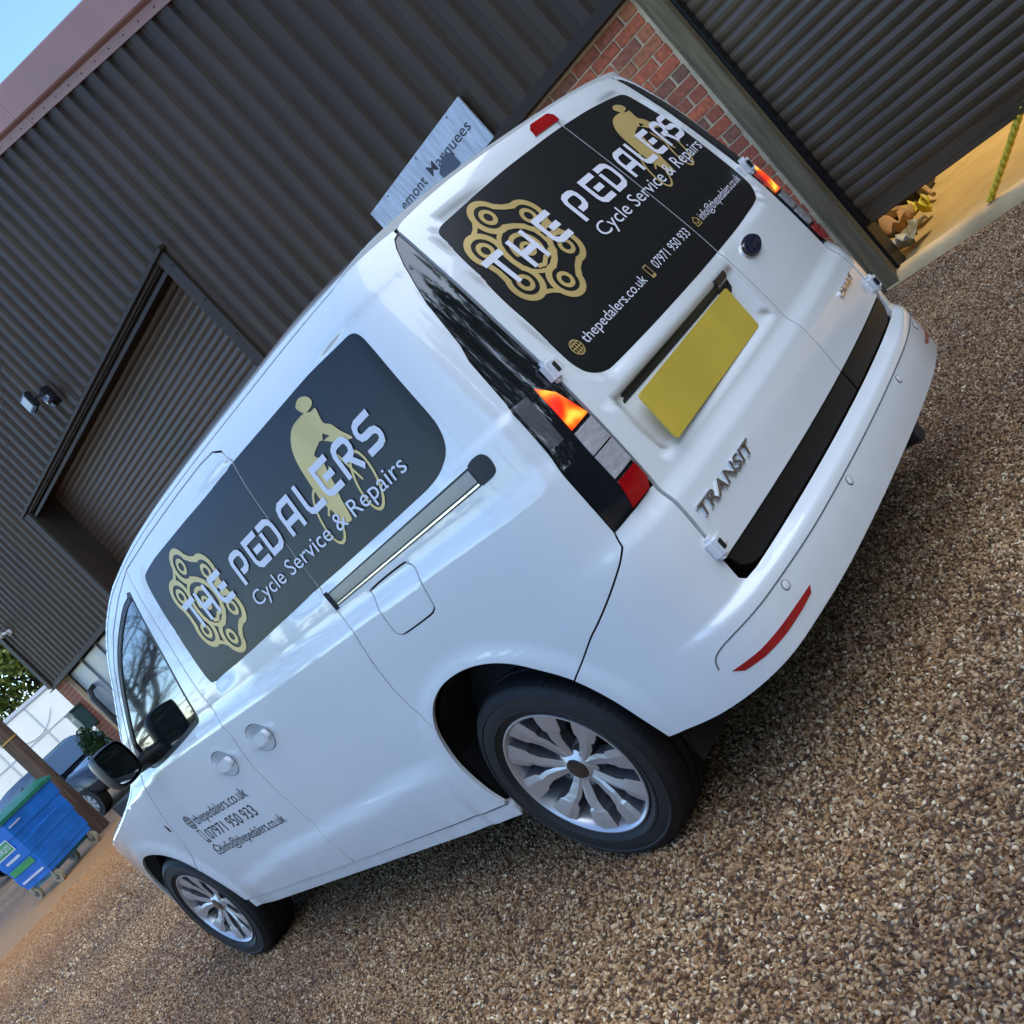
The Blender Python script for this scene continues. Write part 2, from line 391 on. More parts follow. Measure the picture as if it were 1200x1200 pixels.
def gravel_ground():
    m, n, l, b = new_mat('gravel_ground')
    g = n.new('ShaderNodeNewGeometry')
    v = n.new('ShaderNodeTexVoronoi'); v.inputs['Scale'].default_value = 62; v.inputs['Randomness'].default_value = 1; l.new(g.outputs['Position'], v.inputs['Vector'])
    sx = n.new('ShaderNodeSeparateColor'); l.new(v.outputs['Color'], sx.inputs[0])
    r = ramp(n, STONE); l.new(sx.outputs[0], r.inputs[0])
    # dark fines show between the stones
    gp = n.new('ShaderNodeMapRange'); gp.inputs[1].default_value = .25; gp.inputs[2].default_value = .62; gp.inputs[3].default_value = 0; gp.inputs[4].default_value = .9; l.new(v.outputs['Distance'], gp.inputs[0])
    mg = n.new('ShaderNodeMix'); mg.data_type = 'RGBA'; l.new(gp.outputs[0], mg.inputs[0]); l.new(r.outputs[0], mg.inputs[6]); mg.inputs[7].default_value = (.048, .027, .014, 1)
    l.new(wear_and_sun_tint(n, l, mg.outputs[2]), b.inputs['Base Color']); b.inputs['Roughness'].default_value = .75
    bp = n.new('ShaderNodeBump'); bp.invert = True; bp.inputs['Strength'].default_value = 1; bp.inputs['Distance'].default_value = .008
    l.new(v.outputs['Distance'], bp.inputs['Height']); l.new(bp.outputs[0], b.inputs['Normal']); return m
def pebble_mat():
    m, n, l, b = new_mat('pebble')
    oi = n.new('ShaderNodeObjectInfo'); r = ramp(n, STONE); l.new(oi.outputs['Random'], r.inputs[0])
    nz = n.new('ShaderNodeTexNoise'); nz.inputs['Scale'].default_value = 2.5; tc = n.new('ShaderNodeTexCoord'); l.new(tc.outputs['Object'], nz.inputs['Vector'])
    mx = n.new('ShaderNodeMix'); mx.data_type = 'RGBA'; mx.blend_type = 'MULTIPLY'; mx.inputs[0].default_value = .25
    l.new(r.outputs[0], mx.inputs[6]); l.new(nz.outputs[0], mx.inputs[7])
    l.new(wear_and_sun_tint(n, l, mx.outputs[2]), b.inputs['Base Color']); b.inputs['Roughness'].default_value = .48; return m
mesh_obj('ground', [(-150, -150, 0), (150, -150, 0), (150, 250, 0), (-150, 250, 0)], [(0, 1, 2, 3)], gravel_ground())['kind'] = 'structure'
def pebbles(name, quads, density, smin, smax, seed, label):
    me = bpy.data.meshes.new(name); V = []; F = []
    for q in quads:
        n0 = len(V); V += [(x, y, .002) for x, y in q]; F.append(tuple(range(n0, n0+len(q))))
    me.from_pydata(V, [], F); o = link(bpy.data.objects.new(name, me)); tag(o, label, 'gravel', kind='stuff')
    ng = bpy.data.node_groups.new(name, 'GeometryNodeTree')
    ng.interface.new_socket('Geometry', in_out='INPUT', socket_type='NodeSocketGeometry'); ng.interface.new_socket('Geometry', in_out='OUTPUT', socket_type='NodeSocketGeometry')
    N = ng.nodes; L = ng.links; gi = N.new('NodeGroupInput'); go = N.new('NodeGroupOutput')
    dp = N.new('GeometryNodeDistributePointsOnFaces'); dp.inputs['Density'].default_value = density; dp.inputs['Seed'].default_value = seed
    ico = N.new('GeometryNodeMeshIcoSphere'); ico.inputs['Radius'].default_value = 1; ico.inputs['Subdivisions'].default_value = 2
    nz = N.new('ShaderNodeTexNoise'); nz.inputs['Scale'].default_value = 1.3
    sp = N.new('GeometryNodeSetPosition'); vs = N.new('ShaderNodeVectorMath'); vs.operation = 'SUBTRACT'; vs.inputs[1].default_value = (.5, .5, .5)
    v2 = N.new('ShaderNodeVectorMath'); v2.operation = 'SCALE'; v2.inputs['Scale'].default_value = 1.5
    L.new(nz.outputs[1], vs.inputs[0]); L.new(vs.outputs[0], v2.inputs[0]); L.new(ico.outputs[0], sp.inputs['Geometry']); L.new(v2.outputs[0], sp.inputs['Offset'])
    sm = N.new('GeometryNodeSetMaterial'); sm.inputs['Material'].default_value = PEB; L.new(sp.outputs[0], sm.inputs[0])
    ip = N.new('GeometryNodeInstanceOnPoints'); L.new(gi.outputs[0], dp.inputs[0]); L.new(dp.outputs['Points'], ip.inputs['Points']); L.new(sm.outputs[0], ip.inputs['Instance'])
    rv = N.new('FunctionNodeRandomValue'); rv.data_type = 'FLOAT_VECTOR'; rv.inputs[0].default_value = (0, 0, 0); rv.inputs[1].default_value = (6.28, 6.28, 6.28); L.new(rv.outputs[0], ip.inputs['Rotation'])
    rs = N.new('FunctionNodeRandomValue'); rs.data_type = 'FLOAT_VECTOR'; rs.inputs[0].default_value = (smin*1.2, smin, smin*.7); rs.inputs[1].default_value = (smax*1.2, smax, smax*.7); rs.inputs['Seed'].default_value = 5
    L.new(rs.outputs[0], ip.inputs['Scale']); L.new(ip.outputs[0], go.inputs[0])
    o.modifiers.new('scatter', 'NODES').node_group = ng; return o
PEB = pebble_mat()
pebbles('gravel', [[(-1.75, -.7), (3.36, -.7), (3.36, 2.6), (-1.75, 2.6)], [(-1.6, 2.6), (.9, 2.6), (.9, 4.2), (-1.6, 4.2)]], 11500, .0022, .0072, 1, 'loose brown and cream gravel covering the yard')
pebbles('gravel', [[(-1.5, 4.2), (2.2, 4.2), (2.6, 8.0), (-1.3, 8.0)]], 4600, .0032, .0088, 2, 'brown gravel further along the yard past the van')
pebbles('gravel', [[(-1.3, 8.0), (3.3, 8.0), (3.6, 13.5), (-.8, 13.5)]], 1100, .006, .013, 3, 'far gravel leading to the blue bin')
# building materials --------------------------------------------------
CLAD = pmat('dark_cladding', (.055, .034, .0205), .6, 0, .22, 1.6, stretch=(1, 1, .25), bump=.05, bscale=9, rvar=.08, spec=.3)
TRIM = pmat('dark_flashing', (.036, .023, .015), .6, 0, .15, 3., rvar=.08, spec=.25)
FASC = pmat('mauve_fascia', (.36, .17, .135), .5, 0, .10, 2.5, stretch=(1, 1, .4), rvar=.08)
SLAT = pmat('grey_slat', (.105, .070, .039), .38, .0, .35, 3.0, stretch=(1, .35, 3), rvar=.1, bump=.08, bscale=25)
SLAT2 = pmat('brown_slat', (.078, .048, .030), .45, .0, .40, 3.0, stretch=(1, .3, 4), rvar=.1, bump=.08, bscale=25)
WOOD = pmat('weathered_timber', (.17, .125, .062), .8, 0, .30, 5., stretch=(6, 6, .6), bump=.4, bscale=30)
CONC = pmat('concrete', (.62, .43, .21), .8, 0, .25, 3.5, bump=.35, bscale=40, detail=8)
FLOOR = pmat('floor_screed', (.50, .36, .14), .75, 0, .12, 5., bump=.1, bscale=60, detail=8)
MORTAR = pmat('mortar', (.66, .50, .31), .9, 0, .18, 12., bump=.5, bscale=120)
DARK = pmat('dark_interior', (.02, .018, .016), .8)
SCREW = pmat('screw_head', (.05, .05, .05), .4, .6)
def brick_mat():
    m, n, l, b = new_mat('brick')
    oi = n.new('ShaderNodeObjectInfo'); r = ramp(n, [(0, (.48, .11, .050)), (.25, (.58, .145, .062)), (.45, (.40, .10, .052)), (.62, (.37, .115, .06)), (.78, (.28, .11, .065)), (.9, (.66, .20, .07)), (1, (.22, .10, .065))])
    l.new(oi.outputs['Random'], r.inputs[0]); g = n.new('ShaderNodeNewGeometry')
    nz = n.new('ShaderNodeTexNoise'); nz.inputs['Scale'].default_value = 35; nz.inputs['Detail'].default_value = 6; l.new(g.outputs['Position'], nz.inputs['Vector'])
    r2 = ramp(n, [(.3, (.62, .62, .62)), (.7, (1.3, 1.25, 1.2))]); l.new(nz.outputs[0], r2.inputs[0])
    mx = n.new('ShaderNodeMix'); mx.data_type = 'RGBA'; mx.blend_type = 'MULTIPLY'; mx.inputs[0].default_value = 1; l.new(r.outputs[0], mx.inputs[6]); l.new(r2.outputs[0], mx.inputs[7])
    l.new(mx.outputs[2], b.inputs['Base Color']); b.inputs['Roughness'].default_value = .85
    bp = n.new('ShaderNodeBump'); bp.inputs['Strength'].default_value = .6; bp.inputs['Distance'].default_value = .004; l.new(nz.outputs[0], bp.inputs['Height']); l.new(bp.outputs[0], b.inputs['Normal']); return m
BRICK = brick_mat()
# building ---------------------------------------------------------------
BH = empty('warehouse', W(8, 0, 0), label='dark corrugated warehouse with brick base and mauve fascia behind the van', cat='building')
RIDGE = 8.9
def rake(h): return np.where(h < 1.0, 4.72+.326*(1.0-4.22), np.where(h < RIDGE, 4.72+.326*(h-4.22), 4.72+.326*(2*RIDGE-h-4.22)))
def seam(h): return np.minimum(rake(h)-.10, 4.48+.253*(h-3.97)) if h < RIDGE else rake(h)-.9
def clad(name, h0, h1, zb, zt, n0=0.):
    P = .2225; prof = [(0, .0), (.085, .0), (.108, .034), (.198, .034)]
    V = []; F = []; hs = []
    k = math.floor((h0-.12)/P)
    while True:
        for a, d in prof:
            hs.append((k*P+.115+a, d))
        k += 1
        if k*P > h1: break
    hs = [(h, d) for h, d in hs if h0 <= h <= h1]; hs = [(h0, 0)]+hs+[(h1, 0)]
    for h, d in hs: V += [W(h, n0+d, zb(h)), W(h, n0+d, zt(h))]
    F = [(2*i, 2*i+2, 2*i+3, 2*i+1) for i in range(len(hs)-1)]
    return mesh_obj(name, V, F, CLAD, BH)
clad('cladding', 1.54, 6.43, lambda h: 2.28, lambda h: float(seam(h)))
clad('cladding', 6.43, 12.42, lambda h: 3.86, lambda h: float(seam(h)))
clad('cladding', 12.42, 16.75, lambda h: 2.24, lambda h: float(seam(h)))
clad('cladding', 1.54, 16.75, lambda h: float(seam(h))-.04, lambda h: float(rake(h))+.05, .004)
clad('cladding', -4.2, 1.54, lambda h: 3.0, lambda h: float(rake(h)), .0)
def rakebar(name, ha, hb, prof, mat):
    V = []; n = len(prof); hs = [ha, hb]
    for h in hs:
        for dn, dz in prof: V.append(W(h, dn, float(rake(h))+dz))
    F = [(i, i+1, n+i+1, n+i) for i in range(n-1)]+[tuple(range(n)), tuple(range(2*n-1, n-1, -1))]
    return mesh_obj(name, V, F, mat, BH)
FP = [(-.06, .36), (.16, .36), (.17, .345), (.17, .075), (.155, .062), (.075, .05), (.06, -.03), (.038, -.03), (.0, .02)]
for a, b in ((1.0, 6.355), (6.36, RIDGE), (RIDGE, 12.6), (12.61, 16.9)): rakebar('fascia', a, b, FP, FASC)
rakebar('fascia', -4.3, .99, FP, FASC)
# roof, far walls
mb = MB()
for a, b in ((-4.3, 1.0), (1.0, RIDGE), (RIDGE, 16.9)):
    mb.add([W(a, .1, float(rake(a))+.36), W(b, .1, float(rake(b))+.36), W(b, -14, float(rake(b))+.36), W(a, -14, float(rake(a))+.36)], [(0, 1, 2, 3)])
mb.build('roof', pmat('roof_sheet', (.09, .085, .085), .6), BH)
mb = MB(); mb.add([W(16.75, 0, 0), W(16.75, -14, 0), W(16.75, -14, 3.7), W(16.75, 0, 3.7)], [(0, 1, 2, 3)]); mb.add([W(-4.2, 0, 0), W(-4.2, -14, 0), W(-4.2, -14, 3.6), W(-4.2, 0, 3.6)], [(0, 1, 2, 3)])
mb.add([W(-4.2, -14, 0), W(16.75, -14, 0), W(16.75, -14, 3.6), W(-4.2, -14, 3.6)], [(0, 1, 2, 3)]); mb.build('far_wall', CLAD, BH)
# corner flashing, bottom trims
mb = MB(); wbox(mb, 16.62, 16.80, .03, .07, 2.2, 3.75, .004); mb.build('corner_flashing', TRIM, BH)
mb = MB(); wbox(mb, 16.80, 16.86, -.05, .0, 2.2, 3.75, .004); mb.build('downpipe', pmat('pale_downpipe', (.6, .6, .58), .5), BH)
for a, b in ((1.54, 6.3), (12.5, 16.78)):
    mb = MB(); z0 = 2.235 if a < 5 else 2.16; wbox(mb, a, b, .0, .045, z0, z0+.075, .004); wbox(mb, a, b, .01, .10, z0-.012, z0+.004, .002); mb.build('bottom_flashing', TRIM, BH)
# screws
sc = MB(); sc.lathe([(0, .009), (.006, .009), (.010, .004), (.010, 0)], (0, 0, 0), 'x', 8); s0 = sc.build('screw', SCREW, BH)
def screw(h, n, z, first=[True]):
    o = s0 if first[0] else copy_obj(s0); first[0] = False
    o.parent = BH; o.matrix_parent_inverse = Matrix.Translation(-BH.location); o.rotation_euler = (0, 0, math.pi-AZ); o.location = W(h, n, z)
for i in range(21):
    screw(1.81+.2225*i, .002, 2.345)
    if i % 2 == 0: screw(2.03+.2225*i, .002, 3.02+.01*(i % 3))
for i in range(24):
    h = 4.2+.2225*i*1.0
    if h < RIDGE: screw(h+.11, .063, float(rake(h+.11))+.012)
for i in range(24): screw(6.75+.2225*i, .036, 3.955)
for z in (2.95, 3.35, 3.75, 2.5): screw(6.33, .066, z)
# left (recessed) roller door
REC = .35
mb = MB(); wbox(mb, 6.28, 6.46, .03, .062, 0, 3.90, .004); wbox(mb, 6.44, 6.47, -REC, .05, 0, 3.86); mb.build('door_jamb', TRIM, BH)
mb = MB(); wbox(mb, 12.36, 12.54, .03, .062, 0, 3.90, .004); wbox(mb, 12.33, 12.37, -REC, .05, 0, 3.86); mb.build('door_jamb', TRIM, BH)
mb = MB(); wbox(mb, 6.24, 12.56, .03, .10, 3.885, 3.925, .004); wbox(mb, 6.40, 12.40, -REC, .05, 3.855, 3.885); wbox(mb, 6.44, 12.36, .0, .03, 3.76, 3.80); wbox(mb, 6.44, 12.36, -.2, .02, 3.84, 3.856); mb.build('door_head', TRIM, BH)
mb = MB(); wbox(mb, 6.40, 12.40, -REC-.30, -REC-.28, 0, 4.2); mb.build('door_backing', DARK, BH)
def slat_mesh(name, h0, h1, pitch, bulge, mat):
    pr = [(.000, .000), (.004, .10), (bulge*.75, .28), (bulge, .55), (bulge*.8, .80), (.006, .94), (.000, 1.0), (-.006, .97)]
    V = []; n = len(pr)
    for h in (h0, h1):
        for d, z in pr: V.append(W(h, d, z*pitch))
    return mesh_obj(name, V, [(i, i+1, n+i+1, n+i) for i in range(n-1)], mat, BH)
LP = .0785
s1 = slat_mesh('slat', 6.47, 12.33, LP, .016, SLAT2); s1.location = tuple(NR*REC+np.array([0, 0, .02]))
for k in range(1, 50):
    c = copy_obj(s1); c.location = (s1.location[0], s1.location[1], .02+k*LP)
    if .02+(k+1)*LP > 3.86: break
# grey panels and brick pier at the far end
PANEL = pmat('grey_panel', (.26, .30, .33), .35, 0, .30, 3., stretch=(1, 1, .4), rvar=.1)
PFR = pmat('grey_panel_frame', (.33, .36, .38), .4, 0, .1)
mb = MB(); wbox(mb, 12.56, 16.15, -.16, -.15, 0, 2.16); mb.build('panel_backing', DARK, BH)
for i in range(4):
    a = 12.62+i*.88
    for z0, z1 in ((.08, 1.06), (1.12, 2.13)):
        mb = MB(); wbox(mb, a+.03, a+.83, -.14, -.10, z0, z1, .006); mb.build('panel', PANEL, BH)
    mb = MB(); wbox(mb, a-.025, a+.025, -.14, -.07, 0, 2.16, .004); mb.build('mullion', PFR, BH)
mb = MB(); wbox(mb, 12.6, 16.15, -.14, -.08, 1.065, 1.115, .004); mb.build('transom', PFR, BH)
mb = MB(); mb.tube([W(15.7, .05, 0), W(15.7, .05, 1.60), W(15.7, .0, 1.72), W(15.7, -.1, 1.74)], .045, 10); mb.build('waste_pipe', pmat('black_pipe', (.02, .02, .02), .35), BH, True)
# brickwork ------------------------------------------------------------------
bm_ = MB(); wbox(bm_, -.1075, .1075, -.09, .0, -.0325, .0325, .0025); b0 = bm_.build('brick', BRICK, BH)
# brick mesh is centred on the wall origin: place by offset
hb_ = MB(); wbox(hb_, -.0505, .0505, -.09, .0, -.0325, .0325, .0025); bh0 = hb_.build('brick', BRICK, BH)
used = {id(b0): False, id(bh0): False}
def brick(h, z, half=False):
    src = bh0 if half else b0
    o = src if not used[id(src)] else copy_obj(src); used[id(src)] = True
    dn = random.uniform(-.003, .003); p = HD*h-NR*dn; o.location = (p[0], p[1], z+random.uniform(-.0015, .0015)); o.rotation_euler = (0, 0, 0)
rest = MB()
for k in range(30):
    z = .035+.075*k+.0375-.075; odd = k % 2
    if z < .02: continue
    h = 1.565 if odd else 1.68
    if odd: brick(1.68-.115+.052+.0045-.06+.055, z, True)
    start = 1.6795+.0075 if not odd else 1.6795+.1225
    hh = (1.6795 if not odd else 1.7945)+.0
    for j in range(22):
        hc = hh+.23*j+(.0)
        if not odd and j == 0: hc = hh
        if hc > 6.2: break
        if hc < 3.3: brick(hc, z)
        else: wbox(rest, hc-.1075, hc+.1075, -.09, random.uniform(-.003, .003), z-.0325, z+.0325, .0)
o = rest.build('brickwork', BRICK, BH); o['kind'] = 'stuff'
pier = MB()
for k in range(29):
    z = .035+.075*k+.0375-.075
    if z < .02: continue
    for a, b in (((16.17, 16.385), (16.395, 16.61), (16.62, 16.745)) if k % 2 else ((16.17, 16.27), (16.28, 16.495), (16.505, 16.745))): wbox(pier, a, b, -.09, random.uniform(-.003, .003), z-.0325, z+.0325)
o = pier.build('brick_pier', BRICK, BH); o['kind'] = 'stuff'
mb = MB(); wbox(mb, 1.535, 6.28, -.10, -.009, 0, 2.24); mb.build('mortar_bed', MORTAR, BH); mb = MB(); wbox(mb, 16.16, 16.75, -.10, -.009, 0, 2.165); mb.build('mortar_bed', MORTAR, BH)
# timber frame of the right-hand shutter, threshold, interior --------------------------------
mb = MB(); wbox(mb, 1.400, 1.505, -.10, .022, .0, 3.05, .004); mb.build('timber_frame', WOOD, BH)
mb = MB(); wbox(mb, 1.508, 1.534, -.08, .008, .0, 3.05, .003); mb.build('frame_bead', WOOD, BH)
mb = MB(); wbox(mb, 1.376, 1.398, -.16, -.03, .06, 3.05, .002); mb.build('shutter_guide', pmat('black_steel', (.008, .008, .009), .4), BH)
# threshold as a slightly uneven concrete lip
V = []; F = []; hs = np.linspace(-4.2, 1.50, 60); prof = [(.03, -.05), (.026, .012), (.012, .045), (-.010, .066), (-.06, .074), (-.12, .064), (-.13, .058)]
for i, h in enumerate(hs):
    for j, (n_, z_) in enumerate(prof):
        k = random.uniform(-1, 1); V.append(W(h, n_+(.006*k if j < 4 else 0), z_+.003*random.uniform(-1, 1)+.004*math.sin(h*3.1)))
m_ = len(prof)
for i in range(len(hs)-1):
    for j in range(m_-1): F.append((i*m_+j, (i+1)*m_+j, (i+1)*m_+j+1, i*m_+j+1))
mesh_obj('threshold', V, F, CONC, BH, smooth=True)
mb = MB(); mb.add([W(-4.1, -.125, .060), W(2.5, -.125, .060), W(2.5, -6, .060), W(-4.1, -6, .060)], [(0, 1, 2, 3)]); mb.build('interior_floor', FLOOR, BH)
mb = MB(); mb.add([W(2.5, -.2, 0), W(2.5, -6, 0), W(2.5, -6, 3.4), W(2.5, -.2, 3.4)], [(0, 1, 2, 3)]); mb.add([W(-4.1, -6, 0), W(2.5, -6, 0), W(2.5, -6, 3.4), W(-4.1, -6, 3.4)], [(0, 1, 2, 3)]); mb.add([W(-4.1, -.2, 3.4), W(2.5, -.2, 3.4), W(2.5, -6, 3.4), W(-4.1, -6, 3.4)], [(0, 1, 2, 3)]); mb.build('interior_wall', pmat('interior_wall', (.35, .30, .24), .8), BH)
RP = .0722
s2 = slat_mesh('slat', -4.0, 1.385, RP, .014, SLAT); s2.location = tuple(NR*.11+np.array([0, 0, .455]))
for k in range(1, 36):
    c = copy_obj(s2); c.location = (s2.location[0], s2.location[1], .455+k*RP)
mb = MB(); wbox(mb, -4.0, 1.385, -.125, -.108, .385, .456, .003); wbox(mb, -4.0, 1.37, -.15, -.10, .352, .386, .006); mb.build('bottom_bar', SLAT, BH)
mb = MB(); wbox(mb, -4.2, 1.54, -.02, .02, 3.0, 3.1, .004); mb.build('shutter_head', TRIM, BH)
# lamp inside the workshop
ld = bpy.data.lights.new('workshop_lamp', 'AREA'); ld.energy = 60; ld.size = 1.2; ld.color = (1, .80, .52)
lo = link(bpy.data.objects.new('workshop_lamp', ld)); lo.location = W(.2, -2.6, 3.2)
# ---------------------------------------------------------------- the van
def paint_mat(name, c, rough=.30, coat=.9):
    m, n, l, b = new_mat(name); tc = n.new('ShaderNodeTexCoord')
    nz = n.new('ShaderNodeTexNoise'); nz.inputs['Scale'].default_value = 2.2; nz.inputs['Detail'].default_value = 6; l.new(tc.outputs['Object'], nz.inputs['Vector'])
    c = np.array(c); r = ramp(n, [(.35, tuple(c*.97)), (.65, tuple(c))]); l.new(nz.outputs[0], r.inputs[0])
    # road film thrown up low on the body
    sx = n.new('ShaderNodeSeparateXYZ'); l.new(tc.outputs['Object'], sx.inputs[0])
    mr = n.new('ShaderNodeMapRange'); mr.inputs[1].default_value = .24; mr.inputs[2].default_value = .52; mr.inputs[3].default_value = .55; mr.inputs[4].default_value = 0; l.new(sx.outputs[2], mr.inputs[0])
    n2 = n.new('ShaderNodeTexNoise'); n2.inputs['Scale'].default_value = 14; n2.inputs['Detail'].default_value = 8; l.new(tc.outputs['Object'], n2.inputs['Vector'])
    mu = n.new('ShaderNodeMath'); mu.operation = 'MULTIPLY'; l.new(mr.outputs[0], mu.inputs[0]); l.new(n2.outputs[0], mu.inputs[1])
    mx = n.new('ShaderNodeMix'); mx.data_type = 'RGBA'; l.new(mu.outputs[0], mx.inputs[0]); l.new(r.outputs[0], mx.inputs[6]); mx.inputs[7].default_value = (.40, .36, .30, 1); l.new(mx.outputs[2], b.inputs['Base Color'])
    b.inputs['Roughness'].default_value = rough; b.inputs['Coat Weight'].default_value = coat; b.inputs['Coat Roughness'].default_value = .03
    return m
PAINT = paint_mat('white_paint', (.80, .83, .83), .22, 1.)
PAINTJ = pmat('white_jamb', (.78, .79, .80), .35, coat=.5, var=.02)
BLACK = pmat('gloss_black', (.010, .011, .013), .06, var=.1, coat=1.)
SATIN = pmat('satin_black', (.016, .017, .018), .42)
RUBBER = pmat('rubber', (.010, .0092, .009), .62, var=.25, scale=14, bump=.15, bscale=160)
VINYL = pmat('charcoal_vinyl', (.012, .012, .0115), .34, var=.05, scale=3, rvar=.03, spec=.36)
GOLD = pmat('gold_vinyl', (.66, .47, .17), .36, .30, var=.12, scale=6)
WHITEV = pmat('white_vinyl', (.74, .74, .80), .45, var=.02)
INK = pmat('black_vinyl', (.022, .022, .03), .4, var=.05)
CHROME = pmat('chrome', (.62, .63, .65), .09, 1., var=.04)
ALLOY = pmat('alloy', (.60, .60, .61), .30, .70, var=.05, scale=20)
ALLOYD = pmat('alloy_dark', (.13, .13, .14), .40, .5)
RAILM = pmat('brushed_rail', (.22, .21, .21), .28, .85, var=.05)
GLASS = pmat('tinted_glass', (.010, .014, .014), .02, var=.05, spec=.9, coat=1.)
GAPM = pmat('shut_gap', (.010, .010, .011), .8)
REDL = pmat('red_lens', (.36, .004, .006), .10, var=.15, scale=30, coat=1.)
CLEARL = pmat('clear_lens', (.42, .41, .42), .16, .25, var=.22, scale=40, coat=1., bump=.5, bscale=260, stretch=(1, 1, 3))
SMOKEL = pmat('smoked_lens', (.035, .036, .045), .14, var=.2, coat=1., bump=.4, bscale=260, stretch=(1, 1, 3))
PLATE = pmat('yellow_plate', (.64, .47, .06), .45, var=.10, scale=5)
def lamp_mat():
    m, n, l, b = new_mat('lit_lens'); tc = n.new('ShaderNodeTexCoord'); g = n.new('ShaderNodeTexNoise'); g.inputs['Scale'].default_value = 20; g.inputs['Detail'].default_value = 1
    l.new(tc.outputs['Object'], g.inputs['Vector'])
    r = ramp(n, [(.36, (.62, .006, .001)), (.50, (.85, .035, .003)), (.60, (1.0, .16, .010)), (.70, (1., .48, .05))]); l.new(g.outputs[0], r.inputs[0])
    l.new(r.outputs[0], b.inputs['Emission Color']); b.inputs['Emission Strength'].default_value = .62; b.inputs['Base Color'].default_value = (.5, .03, .01, 1); b.inputs['Roughness'].default_value = .1
    return m
LIT = lamp_mat()
VAN = empty('van', (0, 0, 0), label='white panel van with charcoal and gold cycle shop lettering, parked on gravel', cat='van')
# ---- outlines (y or wrap coordinate, height)
G1 = [(2.050,1.622),(1.80,1.640),(1.5,1.651),(1.30,1.654),(1.20,1.648),(1.145,1.627),(1.118,1.585),(1.118,1.40),(1.124,1.24),(1.124,1.062),(1.112,1.012),(1.150,.90),(1.172,.80),(1.172,.74),(1.150,.64)]
ARCH = smooth_loop([(1.160,.25),(1.185,.325),(1.205,.40),(1.202,.52),(1.158,.625),(1.080,.70),(.985,.742),(.88,.755),(.78,.745),(.69,.712),(.615,.655),(.55,.590),(.50,.50),(.468,.398),(.45,.335)], False, 6)
i_top = int(np.argmin(np.hypot(ARCH[:, 0]-1.152, ARCH[:, 1]-.635))); i_bg = int(np.argmin(np.hypot(ARCH[:, 0]-.55, ARCH[:, 1]-.59)))
i_s = int(np.argmin(np.abs(ARCH[:12, 1]-.320)))
G2 = [(2.050,1.622),(2.045,1.55),(2.052,1.45),(2.066,1.36),(2.112,1.145),(2.128,1.0),(2.128,.955),(2.155,.895),(2.183,.82),(2.190,.62),(2.183,.50),(2.168,.40),(2.168,.320)]
G3 = [(2.985,1.075),(3.035,1.0),(3.075,.93),(3.13,.845),(3.165,.77),(3.20,.69),(3.25,.61),(3.300,.548)]
FARCH = smooth_loop([(3.195,.25),(3.20,.32),(3.245,.46),(3.33,.60),(3.43,.672),(3.54,.706),(3.64,.715),(3.74,.706),(3.85,.668),(3.95,.60),(4.03,.50),(4.08,.40),(4.10,.33)], False, 6)
DTOP = [(2.050,1.622),(2.2,1.578),(2.4,1.502),(2.55,1.420),(2.7,1.312),(2.92,1.140),(2.985,1.075)]
PIL = [(-.0155,1.658),(.012,1.652),(.034,1.632),(.058,1.59),(.080,1.54),(.098,1.49),(.115,1.37),(.130,1.33),(.140,1.19),(.147,1.05),(.155,.835)]
BG = [(.155,.835),(.172,.800),(.21,.776),(.36,.692),(.55,.590)]
FUEL = smooth_loop([(.94,1.055),(.92,1.072),(.76,1.076),(.735,1.068),(.722,1.04),(.752,.95),(.77,.934),(.80,.928),(.93,.924),(.955,.932),(.962,.95)], True, 4)
def top_edge(a, b, n=24): return [(float(y), float(ZC(y))) for y in np.linspace(a, b, n)]
CT = [(float(u), meet_roof(lambda z: wrap(np.array(u), z))) for u in np.linspace(.40, -.0155, 18)]
def ell(c, ry, rz, n=28): return np.array([(c[0]+ry*math.cos(t), c[1]+rz*math.sin(t)) for t in np.linspace(0, 2*math.pi, n, endpoint=False)])
HND = [(2.330,.887), (1.978,.898)]
BS = np.array(list(ARCH[i_top:i_bg+1])+BG[::-1][1:]+PIL[::-1][1:]+CT[::-1]+top_edge(.42, 3.02, 60)+DTOP[::-1][:-1]+G1)
SD = np.array(G1+list(ARCH[i_s:i_top+1])[::-1]+G2[::-1][:-1])
FD = np.array(G2+[(3.17,.320),(3.20,.322)]+[p for p in FARCH if .33 < p[1] < .55 and p[0] < 3.5]+G3[::-1]+DTOP[::-1][1:-1])
FN = np.array(G3+[p for p in FARCH if not (p[1] < .55 and p[0] < 3.5)]+[(4.36,.33),(4.40,.5),(4.41,.7)]+top_edge(4.40, 3.02, 30))
FWIN = smooth_loop([(2.118,1.530),(2.135,1.535),(2.22,1.520),(2.40,1.452),(2.55,1.372),(2.70,1.264),(2.86,1.132),(2.88,1.062),(2.80,1.040),(2.60,1.050),(2.32,1.076),(2.272,1.088),(2.245,1.135),(2.17,1.33)], True, 4)
FSEAL = offset_loop(resample(FWIN if area2(FWIN) > 0 else FWIN[::-1], .02), -.016)
SAIL = np.array([(2.86,1.150),(2.985,1.055),(2.985,1.035),(2.87,1.035)])
